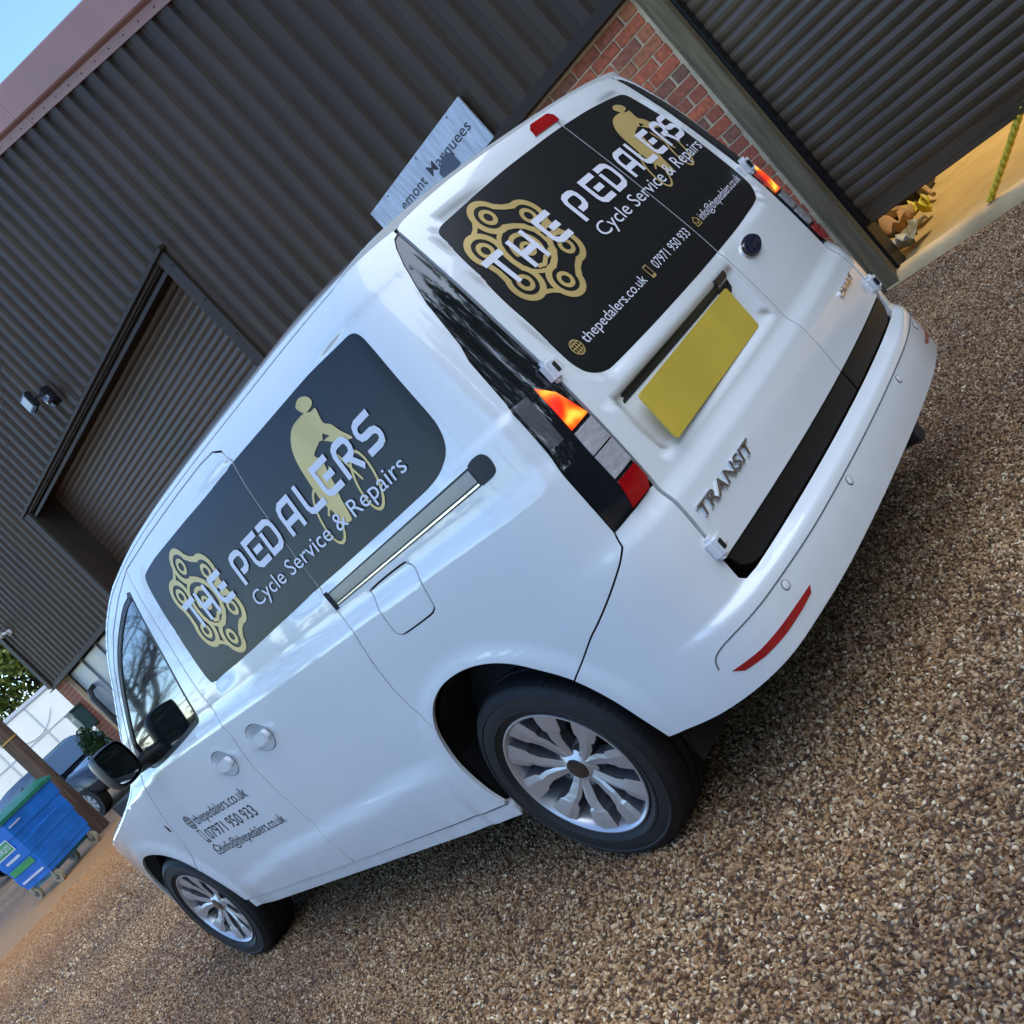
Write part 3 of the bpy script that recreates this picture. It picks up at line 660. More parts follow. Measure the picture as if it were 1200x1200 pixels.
for mir in (False, True):
    kw = dict(mirror=mir)
    sfx = not mir
    patch('body_side', BS, wrap, PAINT, VAN, .02, gap=.0027, holes=[offset_loop(FUEL[::-1] if area2(FUEL) < 0 else FUEL, 0)] if not mir else [], **kw)
    sd = patch('sliding_door', SD, wrap, PAINT, VAN, .03, gap=.0027, holes=[ell(HND[1], .080, .056)] if not mir else [], **kw)
    fd = patch('front_door', FD, wrap, PAINT, VAN, .03, gap=.0027, holes=([ell(HND[0], .080, .056)] if not mir else [])+[FSEAL], **kw)
    patch('front_wing', FN, wrap, PAINT, VAN, .03, gap=.0027, **kw)
    # glazing of the front door
    patch('window_seal', FSEAL, wrap, SATIN, fd, .03, holes=[FWIN], off=-.002, roll=.003, thick=.01, **kw)
    patch('window_glass', FWIN, wrap, GLASS, fd, .03, off=-.008, roll=0, edge=0, thick=.004, **kw)
    patch('sail_panel', SAIL, wrap, SATIN, fd, .03, off=.002, **kw)
    # sill
    sill = np.array([(1.18,.318),(3.20,.318),(3.20,.268),(1.18,.268)])
    patch('sill', sill, wrap, PAINT, VAN, .03, gap=.001, off=-.004, roll=.006, edge=.012, thick=.03, **kw)
    # dark pillar trim and tail lamp
    DP = np.array(PIL+[(.0,.843),(-.016,.858),(-.016,1.2),(-.016,1.45),(-.016,1.6)])
    patch('pillar_trim', DP, wrap, BLACK, VAN, .02, gap=.0015, off=-.001, **kw)
    tl = patch('tail_lamp', np.array([(.145,1.20),(.055,1.215),(.012,1.165),(-.012,1.09),(-.012,.875),(.002,.848),(.145,.842),(.142,1.0)]), wrap, BLACK, VAN, .015, off=.006, roll=.006, edge=.01, thick=.02, **kw)
    patch('lit_lens', np.array([(.055,1.186),(.043,1.175),(.018,1.148),(-.008,1.066),(.060,1.063)]), wrap, LIT, tl, .02, off=.0105, roll=.002, edge=.003, thick=.006, **kw)
    patch('clear_lens', np.array([(-.009,1.056),(-.010,.992),(.0615,.990),(.0615,1.054)]), wrap, CLEARL, tl, .02, off=.0105, roll=.002, edge=.003, thick=.006, **kw)
    patch('clear_lens', np.array([(-.010,.988),(-.010,.922),(.0615,.919),(.0615,.986)]), wrap, CLEARL, tl, .02, off=.0105, roll=.002, edge=.003, thick=.006, **kw)
    patch('red_lens', np.array([(-.009,.912),(-.010,.868),(.006,.848),(.076,.845),(.066,.880),(.060,.911)]), wrap, REDL, tl, .02, off=.0105, roll=.002, edge=.003, thick=.006, **kw)
    patch('smoked_lens', np.array([(.136,1.190),(.085,1.187),(.092,1.062),(.140,1.064)]), wrap, SMOKEL, tl, .02, off=.0072, roll=.0012, edge=.003, thick=.006, **kw)
    # charcoal vinyl over the side panel, cut at the door gap
    X0 = 1.119
    def rnd(pts, keep):
        pts = [tuple(p) for p in pts]
        for _ in range(3):
            out = []
            for i in range(len(pts)):
                a_, b_ = np.array(pts[i]), np.array(pts[(i+1) % len(pts)])
                out += [tuple(a_), ] if any(abs(a_[0]-k[0])+abs(a_[1]-k[1]) < 1e-9 for k in keep) else []
                L_ = np.linalg.norm(b_-a_); t_ = min(.25, .02/L_) if L_ > 0 else .25
                ka = any(abs(a_[0]-k[0])+abs(a_[1]-k[1]) < 1e-9 for k in keep); kb = any(abs(b_[0]-k[0])+abs(b_[1]-k[1]) < 1e-9 for k in keep)
                if not ka: out.append(tuple(a_+(b_-a_)*t_))
                if not kb: out.append(tuple(b_-(b_-a_)*t_))
            pts = out
        return np.array(pts)
    front = np.array([p for p in SIDE_WIN if p[0] > 1.2]); back = np.array([p for p in SIDE_WIN if p[0] < 1.0])
    vf = np.array([(X0+.0025,1.580),(X0+.0025,1.40),(1.1275,1.24),(1.1275,1.1625)]+[tuple(p) for p in SIDE_WIN[14:]]+[tuple(p) for p in SIDE_WIN[:4]])
    vb = np.array([(X0-.0045,1.580)]+[tuple(p) for p in SIDE_WIN[4:14]]+[(1.1205,1.163),(1.1205,1.24),(X0-.0045,1.40)])
    patch('vinyl', rnd(vf, [(X0+.0025,1.580),(X0+.0025,1.40),(1.1275,1.24),(1.1275,1.1625)]), wrap, VINYL, sd, .03, off=.0012, roll=.0006, edge=.002, thick=.001, **kw)
    patch('vinyl', rnd(vb, [(X0-.0045,1.580),(1.1205,1.163),(1.1205,1.24),(X0-.0045,1.40)]), wrap, VINYL, VAN, .03, off=.0012, roll=.0006, edge=.002, thick=.001, **kw)
# fuel flap
patch('fuel_flap', FUEL, wrap, PAINT, VAN, .02, gap=.0027)
# slide rail
rl = patch('slide_rail', np.array([(1.100,1.090),(.335,1.108),(.335,1.160),(1.100,1.136)]), wrap, SATIN, VAN, .02, off=.001, roll=.001, thick=.004)
patch('rail_bar', np.array([(1.09,1.103),(.345,1.121),(.345,1.154),(1.09,1.132)]), wrap, RAILM, rl, .012, off=.010, roll=.007, edge=.012, thick=.006)
patch('rail_lip', np.array([(1.09,1.094),(.345,1.112),(.345,1.1165),(1.09,1.0985)]), wrap, CHROME, rl, .01, off=.005, roll=.001, edge=.001, thick=.003)
patch('rail_end_cap', smooth_loop([(.34,1.106),(.30,1.108),(.282,1.118),(.276,1.145),(.288,1.164),(.315,1.168),(.34,1.163)], True, 4, sharp=(0, 6)), wrap, SATIN, rl, .01, off=.006, roll=.005, edge=.008, thick=.008)
patch('rail_pocket', np.array([(1.122,1.083),(1.10,1.083),(1.10,1.142),(1.122,1.142)]), wrap, GAPM, rl, .01, off=.0005, roll=0, thick=.002)
# door handles: a dished cup with a pull across it
for (cy, cz), door in zip(HND, ('front_door', 'sliding_door')):
    def cup(u, v, cy=cy, cz=cz):
        P = wrap(u, v); r = np.clip(((u-cy)/.080)**2+((v-cz)/.056)**2, 0, 1); P[..., 0] += .045*(1-r)**.6; return P
    par = [o for o in VAN.children if o.name == door][0]
    patch('handle_cup', ell((cy, cz), .080, .056), cup, PAINT, par, .012, edge=0, roll=0, thick=0)
    def hsurf(u, v, cy=cy): P = wrap(u, v); P[..., 0] -= .004+.022*sstep(cy+.12, cy-.05, np.asarray(u)); return P
    hp = np.array([(cy+.100,cz-.006),(cy+.085,cz-.022),(cy-.02,cz-.022),(cy-.082,cz-.016),(cy-.096,cz-.002),(cy-.092,cz+.016),(cy-.075,cz+.024),(cy+.01,cz+.018),(cy+.085,cz+.010)])
    hd_ = patch('door_handle', smooth_loop(hp, True, 4), hsurf, PAINTJ, par, .008, off=.006, roll=.007, edge=.006, thick=.016)
    if door == 'front_door': patch('key_lock', ell((cy-.05, cz+.004), .008, .009, 12), hsurf, SATIN, hd_, .01, off=.006, roll=0, edge=0, thick=.004)
patch('side_repeater', smooth_loop([(3.20,.795),(3.19,.802),(3.182,.78),(3.19,.762),(3.203,.77)], True, 3), wrap, BLACK, VAN, .01, off=.002, roll=.001, thick=.003)
# roof, windscreen, bonnet, nose
def rr(y0f, y1, xs_): return [(float(y0f(x)), float(x)) for x in xs_]+[(y1, float(x)) for x in xs_[::-1]]
def to_roof(P): return (float(P[1]), float(np.clip(P[0]/side_x(P[1], ZC(P[1])), -1, 1)))
ZT = herm([0, .1, .2, .3, .4, .5, .59], [meet_roof(lambda z, x=x: rear(np.array(x), z)) for x in (0, .1, .2, .3, .4, .5, .59)])
def ztop(x): return float(ZT(abs(x)))-.004
lip = [to_roof(wrap(np.array(u), np.array(1.668))) for u in np.linspace(.40, -.02, 22)]
_x0, _y0 = lip[-1][1], lip[-1][0]; _yc = float(rear_y(0., ztop(0)))-.004
lip = lip+[(_yc+(_y0-_yc)*(x/_x0)**2, float(x)) for x in np.linspace(_x0, 0, 18)[1:]]
lip = lip+[(y, -x) for y, x in lip[::-1]][1:]
xg = np.sin(np.linspace(-math.pi/2, math.pi/2, 61))[1:-1]
patch('roof', np.array(lip+[(y, 1.0) for y in np.arange(.5, 2.16, .1)]+[(2.16, float(x)) for x in np.linspace(1, -1, 41)]+[(y, -1.0) for y in np.arange(2.1, .45, -.1)]), roof, PAINT, VAN, .05, edge=.002, roll=.001, thick=.02, ulist=np.arange(.22, 2.16, .035), vlist=xg, bstep=.02)
def bar(a, b, y0, y1): return np.array([(y0, a), (y1, a), (y1, b), (y0, b)])
for s in (-1, 1): patch('windscreen_pillar', bar(s*.935, s*1.0, 2.164, 3.02), roof, PAINT, VAN, .03, edge=0, roll=0, thick=.02, vlist=s*np.sort(np.sin(np.linspace(1.22, 1.56, 8))), ulist=np.arange(2.2, 3.0, .04))
patch('windscreen', bar(-.93, .93, 2.164, 3.02), roof, GLASS, VAN, .05, edge=0, roll=0, off=-.004, thick=.02)
patch('bonnet', bar(-1, 1, 3.024, 4.40), roof, PAINT, VAN, .05, edge=.003, roll=.001, thick=.02, vlist=xg, ulist=np.arange(3.05, 4.4, .05))
mb = MB()
sec = [(-float(side_x(4.40, z)), z) for z in np.linspace(.30, .73, 8)]; sec = sec+[(-x, z) for x, z in sec[::-1]]
mb.prism([(x, z) for x, z in sec], lambda u, v, d: (u*(1-d*.6), 4.395+d, v), 0, .08); mb.build('front_bumper', PAINT, VAN, True)
# inner shell so that the gaps read dark
mb = MB(); mb.box((-.82, .22, .44), (.82, .44, .95)); mb.box((-.72, .26, .40), (.72, 4.1, .95)); mb.box((-.76, .34, .9), (.76, 2.05, 1.45)); mb.box((-.66, .42, 1.4), (.66, 2.05, 1.63)); mb.box((-.86, 1.26, .28), (.86, 3.14, .92)); mb.box((-.55, .24, .9), (.55, .4, 1.3))
mb.build('inner_shell', GAPM, VAN)
mb = MB(); mb.box((-.66, .38, .345), (.66, 4.2, .40)); mb.build('underbody', SATIN, VAN)
mb = MB(); mb.tube([(.16, .015, .335), (.16, .6, .33)], .026, 12); mb.build('exhaust_pipe', SATIN, VAN, True)
# cabin furniture seen through the glass
for a, b in ((-.62, -.15), (.15, .62)): mb = MB(); mb.box((a, 2.2, .9), (b, 2.35, 1.35), .05); mb.build('seat', SATIN, VAN)
mb = MB(); mb.box((-.7, 2.75, .85), (.7, 3.1, 1.02), .05); mb.build('dashboard', SATIN, VAN)
# wheel arch liners
for wy in (REAR_WHEEL_Y-.02, FRONT_WHEEL_Y):
    for s in (-1, 1):
        V = []; F = []
        for k in range(25):
            t = math.pi*(k/24)*1.12-.19; r = .435
            for x in ((.895 if wy < 2 else .80), .60): V.append((s*x, wy+r*math.cos(t), HUB_Z+r*math.sin(t)))
        for k in range(24): F.append((2*k, 2*k+1, 2*k+3, 2*k+2))
        n0 = len(V); V += [(s*.6, wy+.45*math.cos(t), HUB_Z+.45*math.sin(t)) for t in np.linspace(-.2, math.pi+.2, 20)]; F.append(tuple(range(n0, n0+20)))
        mesh_obj('arch_liner', V, F, GAPM, VAN)
# ---- rear doors
zs = [1.67, 1.64, 1.6, 1.5, 1.35, 1.2, 1.05, .9, .86, .75, .66, .605]
LE = [(-float(XE(z))+.004, z) for z in zs]
SPL = [(.140,ztop(.14)),(.140,1.2),(.143,1.0),(.150,.9),(.150,.605)]
Ld = [(float(x), ztop(x)) for x in np.linspace(.140, -.572, 26)]
Rd = [(float(x), ztop(x)) for x in np.linspace(.572, .140, 16)]
DL = np.array(Ld+LE+[(x, z) for x, z in SPL[::-1]][:-1])
DR = np.array(Rd+SPL[1:]+[(-x, z) for x, z in LE[::-1]])
# number plate pressing in the wide door
PREC = smooth_loop([(-.60,1.020),(-.575,1.042),(.065,1.036),(.09,1.018),(.09,.90),(.06,.862),(-.55,.862),(-.60,.885)], True, 5)
def rdoor(x, z):
    P = rear(x, z); d = sdist(PREC, np.asarray(x, float), np.asarray(z, float)); P[..., 1] += .020*sstep(.010, -.022, d); return P
ld = patch('rear_door', DL, rdoor, PAINT, VAN, .022, gap=.0024)
rd = patch('rear_door', DR, rdoor, PAINT, VAN, .022, gap=.0024)
tag(ld, 'wider left rear door with number plate'); tag(rd, 'narrow right rear door')
st_l = np.array([(-.700,.603),(.148,.603),(.148,.538),(-.62,.538),(-.655,.545),(-.685,.565)]); st_r = np.array([(.156,.603),(.70,.603),(.685,.565),(.655,.545),(.62,.538),(.156,.538)])
patch('lower_strip', st_l, rear, VINYL, ld, .03, off=.001, thick=.01); patch('lower_strip', st_r, rear, VINYL, rd, .03, off=.001, thick=.01)
left_v = np.array([(.1366,1.6315),(.05,1.632),(-.20,1.628),(-.50,1.614),(-.535,1.607),(-.548,1.592),(-.585,1.40),(-.603,1.2),(-.603,1.155),(-.59,1.125),(-.56,1.103),(-.53,1.092),(-.3,1.088),(0,1.086),(.1385,1.087),(.1366,1.2)])
right_v = np.array([(.1434,1.6312),(.1434,1.2),(.1455,1.087),(.3,1.088)]+[tuple(p) for p in REAR_WIN[14:6:-1]]+[(.50,1.616),(.30,1.628)])
patch('vinyl', rnd(left_v, [(.1366,1.6315),(.1385,1.087),(.1366,1.2)]), rear, VINYL, ld, .025, off=.0012, roll=.0006, edge=.002, thick=.001)
patch('vinyl', rnd(right_v, [(.1434,1.6312),(.1434,1.2),(.1455,1.087)]), rear, VINYL, rd, .025, off=.0012, roll=.0006, edge=.002, thick=.001)
# window seal line: thin grey bead round the vinyl
patch('high_brake_lamp', np.array([(.0,1.650),(.145,1.650),(.150,1.672),(.135,1.686),(.035,1.686),(.012,1.674)]), rear, REDL, ld, .012, off=.006, roll=.004, edge=.005, thick=.010)
# plate, its handle slot and lamps
def rplate(x, z): P = rdoor(x, z); P[..., 1] = float(rear_y(-.27, .94))+.002+0*P[..., 1]; return P
pl = patch('number_plate', smooth_loop([(-.565,1.002),(-.56,1.008),(.025,1.008),(.03,1.002),(.03,.876),(.025,.870),(-.56,.870),(-.565,.876)], True, 3, sharp=range(8)), rplate, PLATE, ld, .03, off=.004, roll=.001, thick=.006)
tag(pl, 'plain yellow number plate')
patch('plate_slot', np.array([(-.565,1.036),(-.565,1.012),(.06,1.010),(.075,1.028),(.06,1.034)]), rdoor, SATIN, ld, .02, off=.003, roll=.001, thick=.008)
patch('door_release', np.array([(.005,1.046),(.072,1.046),(.082,1.03),(.078,.995),(.06,.985),(.012,.992)]), rdoor, BLACK, ld, .012, off=.010, roll=.005, edge=.006, thick=.016)
# hinges
def hinge(s, z, w=.036, h=.062):
    x = s*(float(XE(z))+.004); y = float(rear_y(x, z)); mb = MB()
    mb.box((x-w/2, y-.026, z-h/2), (x+w/2, y+.01, z+h/2), .010); o = mb.build('hinge', PAINTJ, VAN, True, 50)
    mb = MB(); mb.box((x-.008-s*.004, y-.028, z-h*.22), (x+.008-s*.004, y-.02, z+h*.22), .002); mb.build('hinge_pin', GAPM, o)
    mb = MB(); mb.box((x-s*(.022+.03), y-.008, z-h*.3), (x-s*.02, y+.01, z+h*.3), .004); mb.build('hinge_leaf', PAINTJ, o, True, 50)
for s in (-1, 1): hinge(s, 1.19); hinge(s, .645)
# ---- bumper
mid = Y0-LC-LR
UPL = [(.155,.835),(.172,.800),(.21,.776),(.36,.692)]+[(.55,.590)]
low = [tuple(p) for p in ARCH[i_bg+1:] if p[1] > .345]+[(.452,.345)]
half = [(.0,.845)]+[(u, z) for u, z in [(.155,.835),(.172,.800),(.21,.776),(.36,.692),(.55,.590)]]+low+[(.3,.343),(.15,.348),(0,.352),(-.3,.355),(mid,.357)]
inner = [(-.016,.845),(-.018,.60),(-.016,.555),(-.03,.541),(-.07,.538),(mid,.538)]
HB = half+[(2*mid-u, z) for u, z in half[::-1]][1:]+inner+[]
HB = half+[(2*mid-u, z) for u, z in half[::-1]][1:]+[(2*mid-u, z) for u, z in inner][:-1]+[(u, z) for u, z in inner[::-1]]
ug = np.concatenate([np.arange(.56, -.12, -.018), np.arange(-.135, 2*mid+.135, -.022), np.arange(2*mid+.12, 2*mid-.56, -.018)])
vg = np.concatenate([np.arange(.35, .50, .014), np.arange(.502, .545, .003), np.arange(.55, .84, .025)])
bp_ = patch('rear_bumper', np.array(HB), bumper, PAINT, VAN, .018, gap=.002, ulist=np.sort(ug), vlist=vg, thick=.02, bstep=.02)
def strip_on(surf, pts, r, name, mat, parent, off=0., n=6):
    uv = smooth_loop(pts, False, 5); P = surf(uv[:, 0], uv[:, 1]); N = surf_normals(surf, uv[:, 0], uv[:, 1], van_inside); mb = MB(); mb.tube([tuple(p) for p in P+N*off], r, n); return mb.build(name, mat, parent, True)
gl = [(.215,.440),(.205,.462),(.18,.476),(.13,.484),(.05,.487)]+[(float(u), .4875) for u in np.linspace(0, mid, 24)]
strip_on(bumper, gl+[(2*mid-u, z) for u, z in gl[::-1][1:]], .0018, 'bumper_seam', pmat('seam_grey', (.09, .095, .105), .6), bp_, .0004)
for u in (-.068, -.461, 2*mid+.461, 2*mid+.068):
    P = bumper(np.array([u]), np.array([.466]))[0]; N = surf_normals(bumper, np.array([u]), np.array([.466]), van_inside)[0]
    q = Vector(N).to_track_quat('Z', 'Y').to_matrix().to_4x4(); mb = MB()
    mb.lathe([(.0, .0125), (.0015, .0125), (.002, .0115)], (0, 0, 0), 'z', 20); mb.V = [tuple((Matrix.Translation(P) @ q @ Vector(v))) for v in mb.V]; so = mb.build('parking_sensor', SATIN, bp_, True)
    mb = MB(); mb.lathe([(.0, .011), (.002, .0108), (.0028, .009), (.003, 0)], (0, 0, 0), 'z', 20); mb.V = [tuple((Matrix.Translation(P) @ q @ Vector(v))) for v in mb.V]; mb.build('sensor_face', PAINTJ, so, True)
for f in (lambda u: u, lambda u: 2*mid-u):
    rf = np.array([(f(u), z) for u, z in [(.192,.420),(.10,.4155),(0,.418),(-.118,.418),(-.105,.404),(-.06,.399),(.03,.396),(.10,.396),(.165,.402)]])
    patch('reflector', rf, bumper, REDL, bp_, .012, off=.003, roll=.002, edge=.003, thick=.008)
# ---- wheels
def wheel(name, c, s):
    """s: -1 outer face towards -x"""
    R_ = TYRE_R; w = empty(name, c)
    setparent(w, VAN)
    X = lambda a: s*a   # a: outward
    tp = [(-.088,.215),(-.098,.232),(-.105,.255),(-.1065,.272),(-.1085,.274),(-.1085,.278),(-.1055,.281),(-.104,.290),(-.096,.305),(-.082,.3155),(-.062,.3195),(-.050,.3205),(-.048,.313),(-.041,.313),(-.039,.321),(-.014,.321),(-.012,.313),(-.004,.313),(-.002,.321),(.025,.321),(.027,.313),(.034,.313),(.036,.3205),(.06,.3195),(.082,.3155),(.096,.305),(.1035,.291),(.1072,.289),(.1076,.284),(.1045,.281),(.1065,.262),(.1055,.251),(.1082,.249),(.1080,.243),(.1040,.240),(.098,.232),(.088,.215)]
    mb = MB(); mb.lathe([(X(a), r) for a, r in tp], c, 'x', 72); ty = mb.build('tyre', RUBBER, w, True, 50)
    # tread sipes on the shoulder
    mb = MB()
    for k in range(72):
        t = 2*math.pi*k/72
        for a0, a1, r0 in ((.066, .090, .3145), (-.066, -.090, .3145), (.030, .012, .3214), (-.014, -.037, .3214), (.060, .040, .3206), (-.044, -.060, .3206)):
            p = lambda a, r, dt: (c[0]+X(a), c[1]+r*math.cos(t+dt), c[2]+r*math.sin(t+dt))
            mb.add([p(a0, .3212, -.009), p(a1, r0, -.009), p(a1, r0, .009), p(a0, .3212, .009)], [(0, 1, 2, 3)])
    mb.build('tread_sipes', GAPM, ty)
    mb = MB(); mb.lathe([(X(a), r) for a, r in [(.088,.2155),(.094,.222),(.099,.221),(.0995,.217),(.094,.2105),(.078,.203),(.06,.198),(-.08,.196),(-.088,.215)]], c, 'x', 64); rim = mb.build('rim', ALLOY, w, True, 30)
    mb = MB(); mb.lathe([(X(.02), .03), (X(.02), .150), (X(.0), .150)], c, 'x', 48); mb.build('brake_disc', pmat('brake_steel', (.16, .16, .17), .35, .8), w)
    mb = MB(); mb.lathe([(X(-.01), .0), (X(-.01), .197)], c, 'x', 48); mb.build('wheel_back', GAPM, w)
    for k in range(5):
        for q in (-1, 1):
            ang = math.radians(72*k+20+q*16.5); sk = q*math.radians(3.5)
            st = [(.030,.013,.064),(.070,.0175,.069),(.115,.0215,.077),(.143,.024,.082),(.153,.034,.084),(.180,.039,.088),(.210,.043,.091)]
            V = []
            for i, (r, hw, a) in enumerate(st):
                aa = ang+sk*(1-r/.205)*-2.2+(.05*q if i >= 3 else 0)
                dy, dz = math.cos(aa), math.sin(aa); ty_, tz_ = -dz, dy
                for hwk, ak in ((-1.0, -.034), (-.90, .0), (-.30*q, .0035), (.90, .0), (1.0, -.034)):
                    V.append((c[0]+X(a+ak), c[1]+r*dy+hwk*hw*ty_, c[2]+r*dz+hwk*hw*tz_))
            F = []
            for i in range(len(st)-1):
                for j in range(4): F.append((i*5+j, i*5+j+1, (i+1)*5+j+1, (i+1)*5+j))
            mb = MB(); mb.add(V, F); so_ = mb.build('spoke', ALLOY, w); so_.data.materials.append(ALLOYD)
            for pi, pf in enumerate(so_.data.polygons): pf.material_index = 1 if pi % 4 in (0, 3) else 0
        ang = math.radians(72*k+20+36); p = (c[0], c[1]+.052*math.cos(ang), c[2]+.052*math.sin(ang))
        mb = MB(); mb.lathe([(X(.058), .0), (X(.058), .013), (X(.066), .015), (X(.066), .018), (X(.03), .018)], p, 'x', 14); mb.build('bolt_recess', ALLOYD, w, True)
    mb = MB(); mb.lathe([(X(.03), .072), (X(.060), .066), (X(.066), .05), (X(.072), .036), (X(.073), .034)], c, 'x', 40); mb.build('hub', ALLOY, w, True)
    mb = MB(); mb.lathe([(X(.071), .034), (X(.076), .032), (X(.078), .02), (X(.078), .0)], c, 'x', 32); mb.build('centre_cap', BLACK, w, True)
    return w
for s in (-1, 1):
    for wy in (REAR_WHEEL_Y, FRONT_WHEEL_Y): wheel('wheel', (s*.785, wy, HUB_Z), s)
# ---- door mirror
def mirror(s):
    c = Vector((s*1.020, 2.77, 1.137)); mr_ = MB()
    loop = [(-.058,.070),(-.03,.084),(.03,.080),(.060,.058),(.064,-.02),(.050,-.070),(.0,-.083),(-.045,-.072),(-.060,-.03)]
    L_ = smooth_loop(loop, True, 4)
    rings = [(.0, 1.0), (.010, 1.06), (.05, 1.08), (.10, .95), (.135, .70), (.15, .35)]
    V = []; F = []; n = len(L_)
    for d, k in rings: V += [(c.x-s*u*k*-1*-1, c.y+d-.02*u*s*0, c.z+v*k) for u, v in L_]
    for i in range(len(rings)-1):
        for j in range(n): F.append((i*n+j, i*n+(j+1) % n, (i+1)*n+(j+1) % n, (i+1)*n+j))
    F.append(tuple((len(rings)-1)*n+j for j in range(n)))
    mr_.add(V, F); mr_.tube([(s*.90, 2.84, 1.072), (s*.955, 2.83, 1.075), (s*1.0, 2.82, 1.085)], [.035, .028, .03], 12)
    h = mr_.build('door_mirror', SATIN, VAN, True, 40)
    g = MB(); g.add([(c.x-s*u*.90, c.y+.012, c.z+v*.90) for u, v in L_], [tuple(range(n))]); g.build('mirror_glass', pmat('mirror_glass', (.55, .57, .58), .02, 1., var=.01), h)
for s in (-1, 1): mirror(s)
# ---------------------------------------------------------------- lettering and artwork on the van
def stroke(pts, s):
    p = np.array(pts, float); n = len(p); d = np.diff(p, axis=0); d /= np.linalg.norm(d, axis=1, keepdims=True)
    nn = np.stack([-d[:, 1], d[:, 0]], 1); L_, R_ = [], []
    for i in range(n):
        if i == 0: m = nn[0]
        elif i == n-1: m = nn[-1]
        else: m = nn[i-1]+nn[i]; m = m/max((m@m)/2, .4)
        L_.append(p[i]+m*s/2); R_.append(p[i]-m*s/2)
    return np.array(L_+R_[::-1])
GLY = {'T': [[(0,.905),(.95,.905)],[(.475,.86),(.475,0)]], 'H': [[(.1,1),(.1,0)],[(.82,1),(.82,0)],[(.05,.46),(.85,.46)]],
 'E': [[(.92,.905),(.1,.905),(.1,.30),(.15,.18),(.30,.095),(.92,.095)],[(.36,.5),(.86,.5)]],
 'P': [[(.32,.36),(.62,.36),(.76,.43),(.82,.55),(.82,.75),(.76,.86),(.62,.905),(.32,.905),(.17,.85),(.1,.72),(.1,0)]],
 'D': [[(.1,.76),(.1,.095),(.58,.095),(.75,.17),(.82,.33),(.82,.67),(.75,.83),(.58,.905),(.04,.905)]],
 'A': [[(.1,0),(.1,.66),(.17,.82),(.33,.905),(.84,.905),(.84,0)],[(.1,.36),(.84,.36)]], 'L': [[(.1,1),(.1,.30),(.16,.16),(.30,.095),(.95,.095)]],
 'R': [[(.1,0),(.1,.70),(.17,.84),(.32,.905),(.64,.905),(.77,.85),(.82,.74),(.82,.62),(.76,.50),(.62,.45),(.30,.45)],[(.50,.45),(.88,-.02)]],
 'S': [[(.90,.905),(.30,.905),(.16,.85),(.1,.74),(.1,.64),(.16,.54),(.30,.5),(.62,.5),(.77,.45),(.83,.35),(.83,.24),(.77,.14),(.62,.095),(.06,.095)]]}
def rg(c, r, n=36): return np.array([(c[0]+r*math.cos(t), c[1]+r*math.sin(t)) for t in np.linspace(0, 2*math.pi, n, endpoint=False)])
def waist(a, b, r, w, n=10):
    """outline of a chain link between two pin centres"""
    a = np.array(a); b = np.array(b); d = (b-a)/np.linalg.norm(b-a); p = np.array([-d[1], d[0]]); L_ = np.linalg.norm(b-a); out = []
    th = 1.05
    for t in np.linspace(math.pi-th-math.pi/2+.0, math.pi+th+math.pi/2, 14)[::1]: out.append(a+r*(d*math.cos(t)+p*math.sin(t)))
    a0, a1 = out[0], out[-1]; t = np.linspace(0, 1, n+2)[1:-1]
    for k in t: out.append(a+d*L_*(.35+.3*k)-p*(w+(r-w)*.35*abs(2*k-1)**2))
    for q in np.linspace(-math.pi/2-(math.pi/2-th)+.52, math.pi/2+(math.pi/2-th)-.52, 14): out.append(b+r*(d*math.cos(q)+p*math.sin(q)))
    for k in t[::-1]: out.append(a+d*L_*(.35+.3*k)+p*(w+(r-w)*.35*abs(2*k-1)**2))
    return np.array(out)
def link_shape(a, b, r, w): return [(rg(a, r), True), (rg(b, r), True), (np.array(capsule(a, b, w)), True)]
def capsule(a, b, w):
    a = np.array(a); b = np.array(b); d = (b-a)/np.linalg.norm(b-a); p = np.array([-d[1], d[0]]); return [a+p*w*1.25, (a+b)/2+p*w, b+p*w*1.25, b-p*w*1.25, (a+b)/2-p*w, a-p*w*1.25]
pins = [(math.cos(math.radians(a)), math.sin(math.radians(a))) for a in (90, 30, 150, 210, 330, 270)]   # top, UR, UL, LL, LR, bottom
LOGO = []
for i, j in ((1, 4), (2, 0), (3, 5)):
    LOGO += [(np.array(capsule(pins[i], pins[j], .30)), True)]
for i, j in ((1, 4), (2, 0), (3, 5)): LOGO += [(np.array(capsule(pins[i], pins[j], .20)), False)]
for i, j in ((0, 1), (2, 3), (4, 5)): LOGO += link_shape(pins[i], pins[j], .46, .33)
for i, j in ((0, 1), (2, 3), (4, 5)): LOGO += [(rg(pins[i], .31), False), (rg(pins[j], .31), False), (np.array(capsule(pins[i], pins[j], .19)), False)]
for p in pins: LOGO += [(rg(p, .21), True), (rg(p, .105), False)]
LOGO2 = [(rg((0, 0), .42), True), (rg((0, 0), .31), False), (np.array([(-.6, .05), (.6, -.35), (.6, -.6), (-.6, -.6)]), False), (rg((0, -.02), .19), True), (rg((0, -.02), .10), False), (np.array(stroke([(-.25,-.42),(-.05,-.48),(.15,-.38),(.32,-.40),(.45,-.30)], .10)), True)]
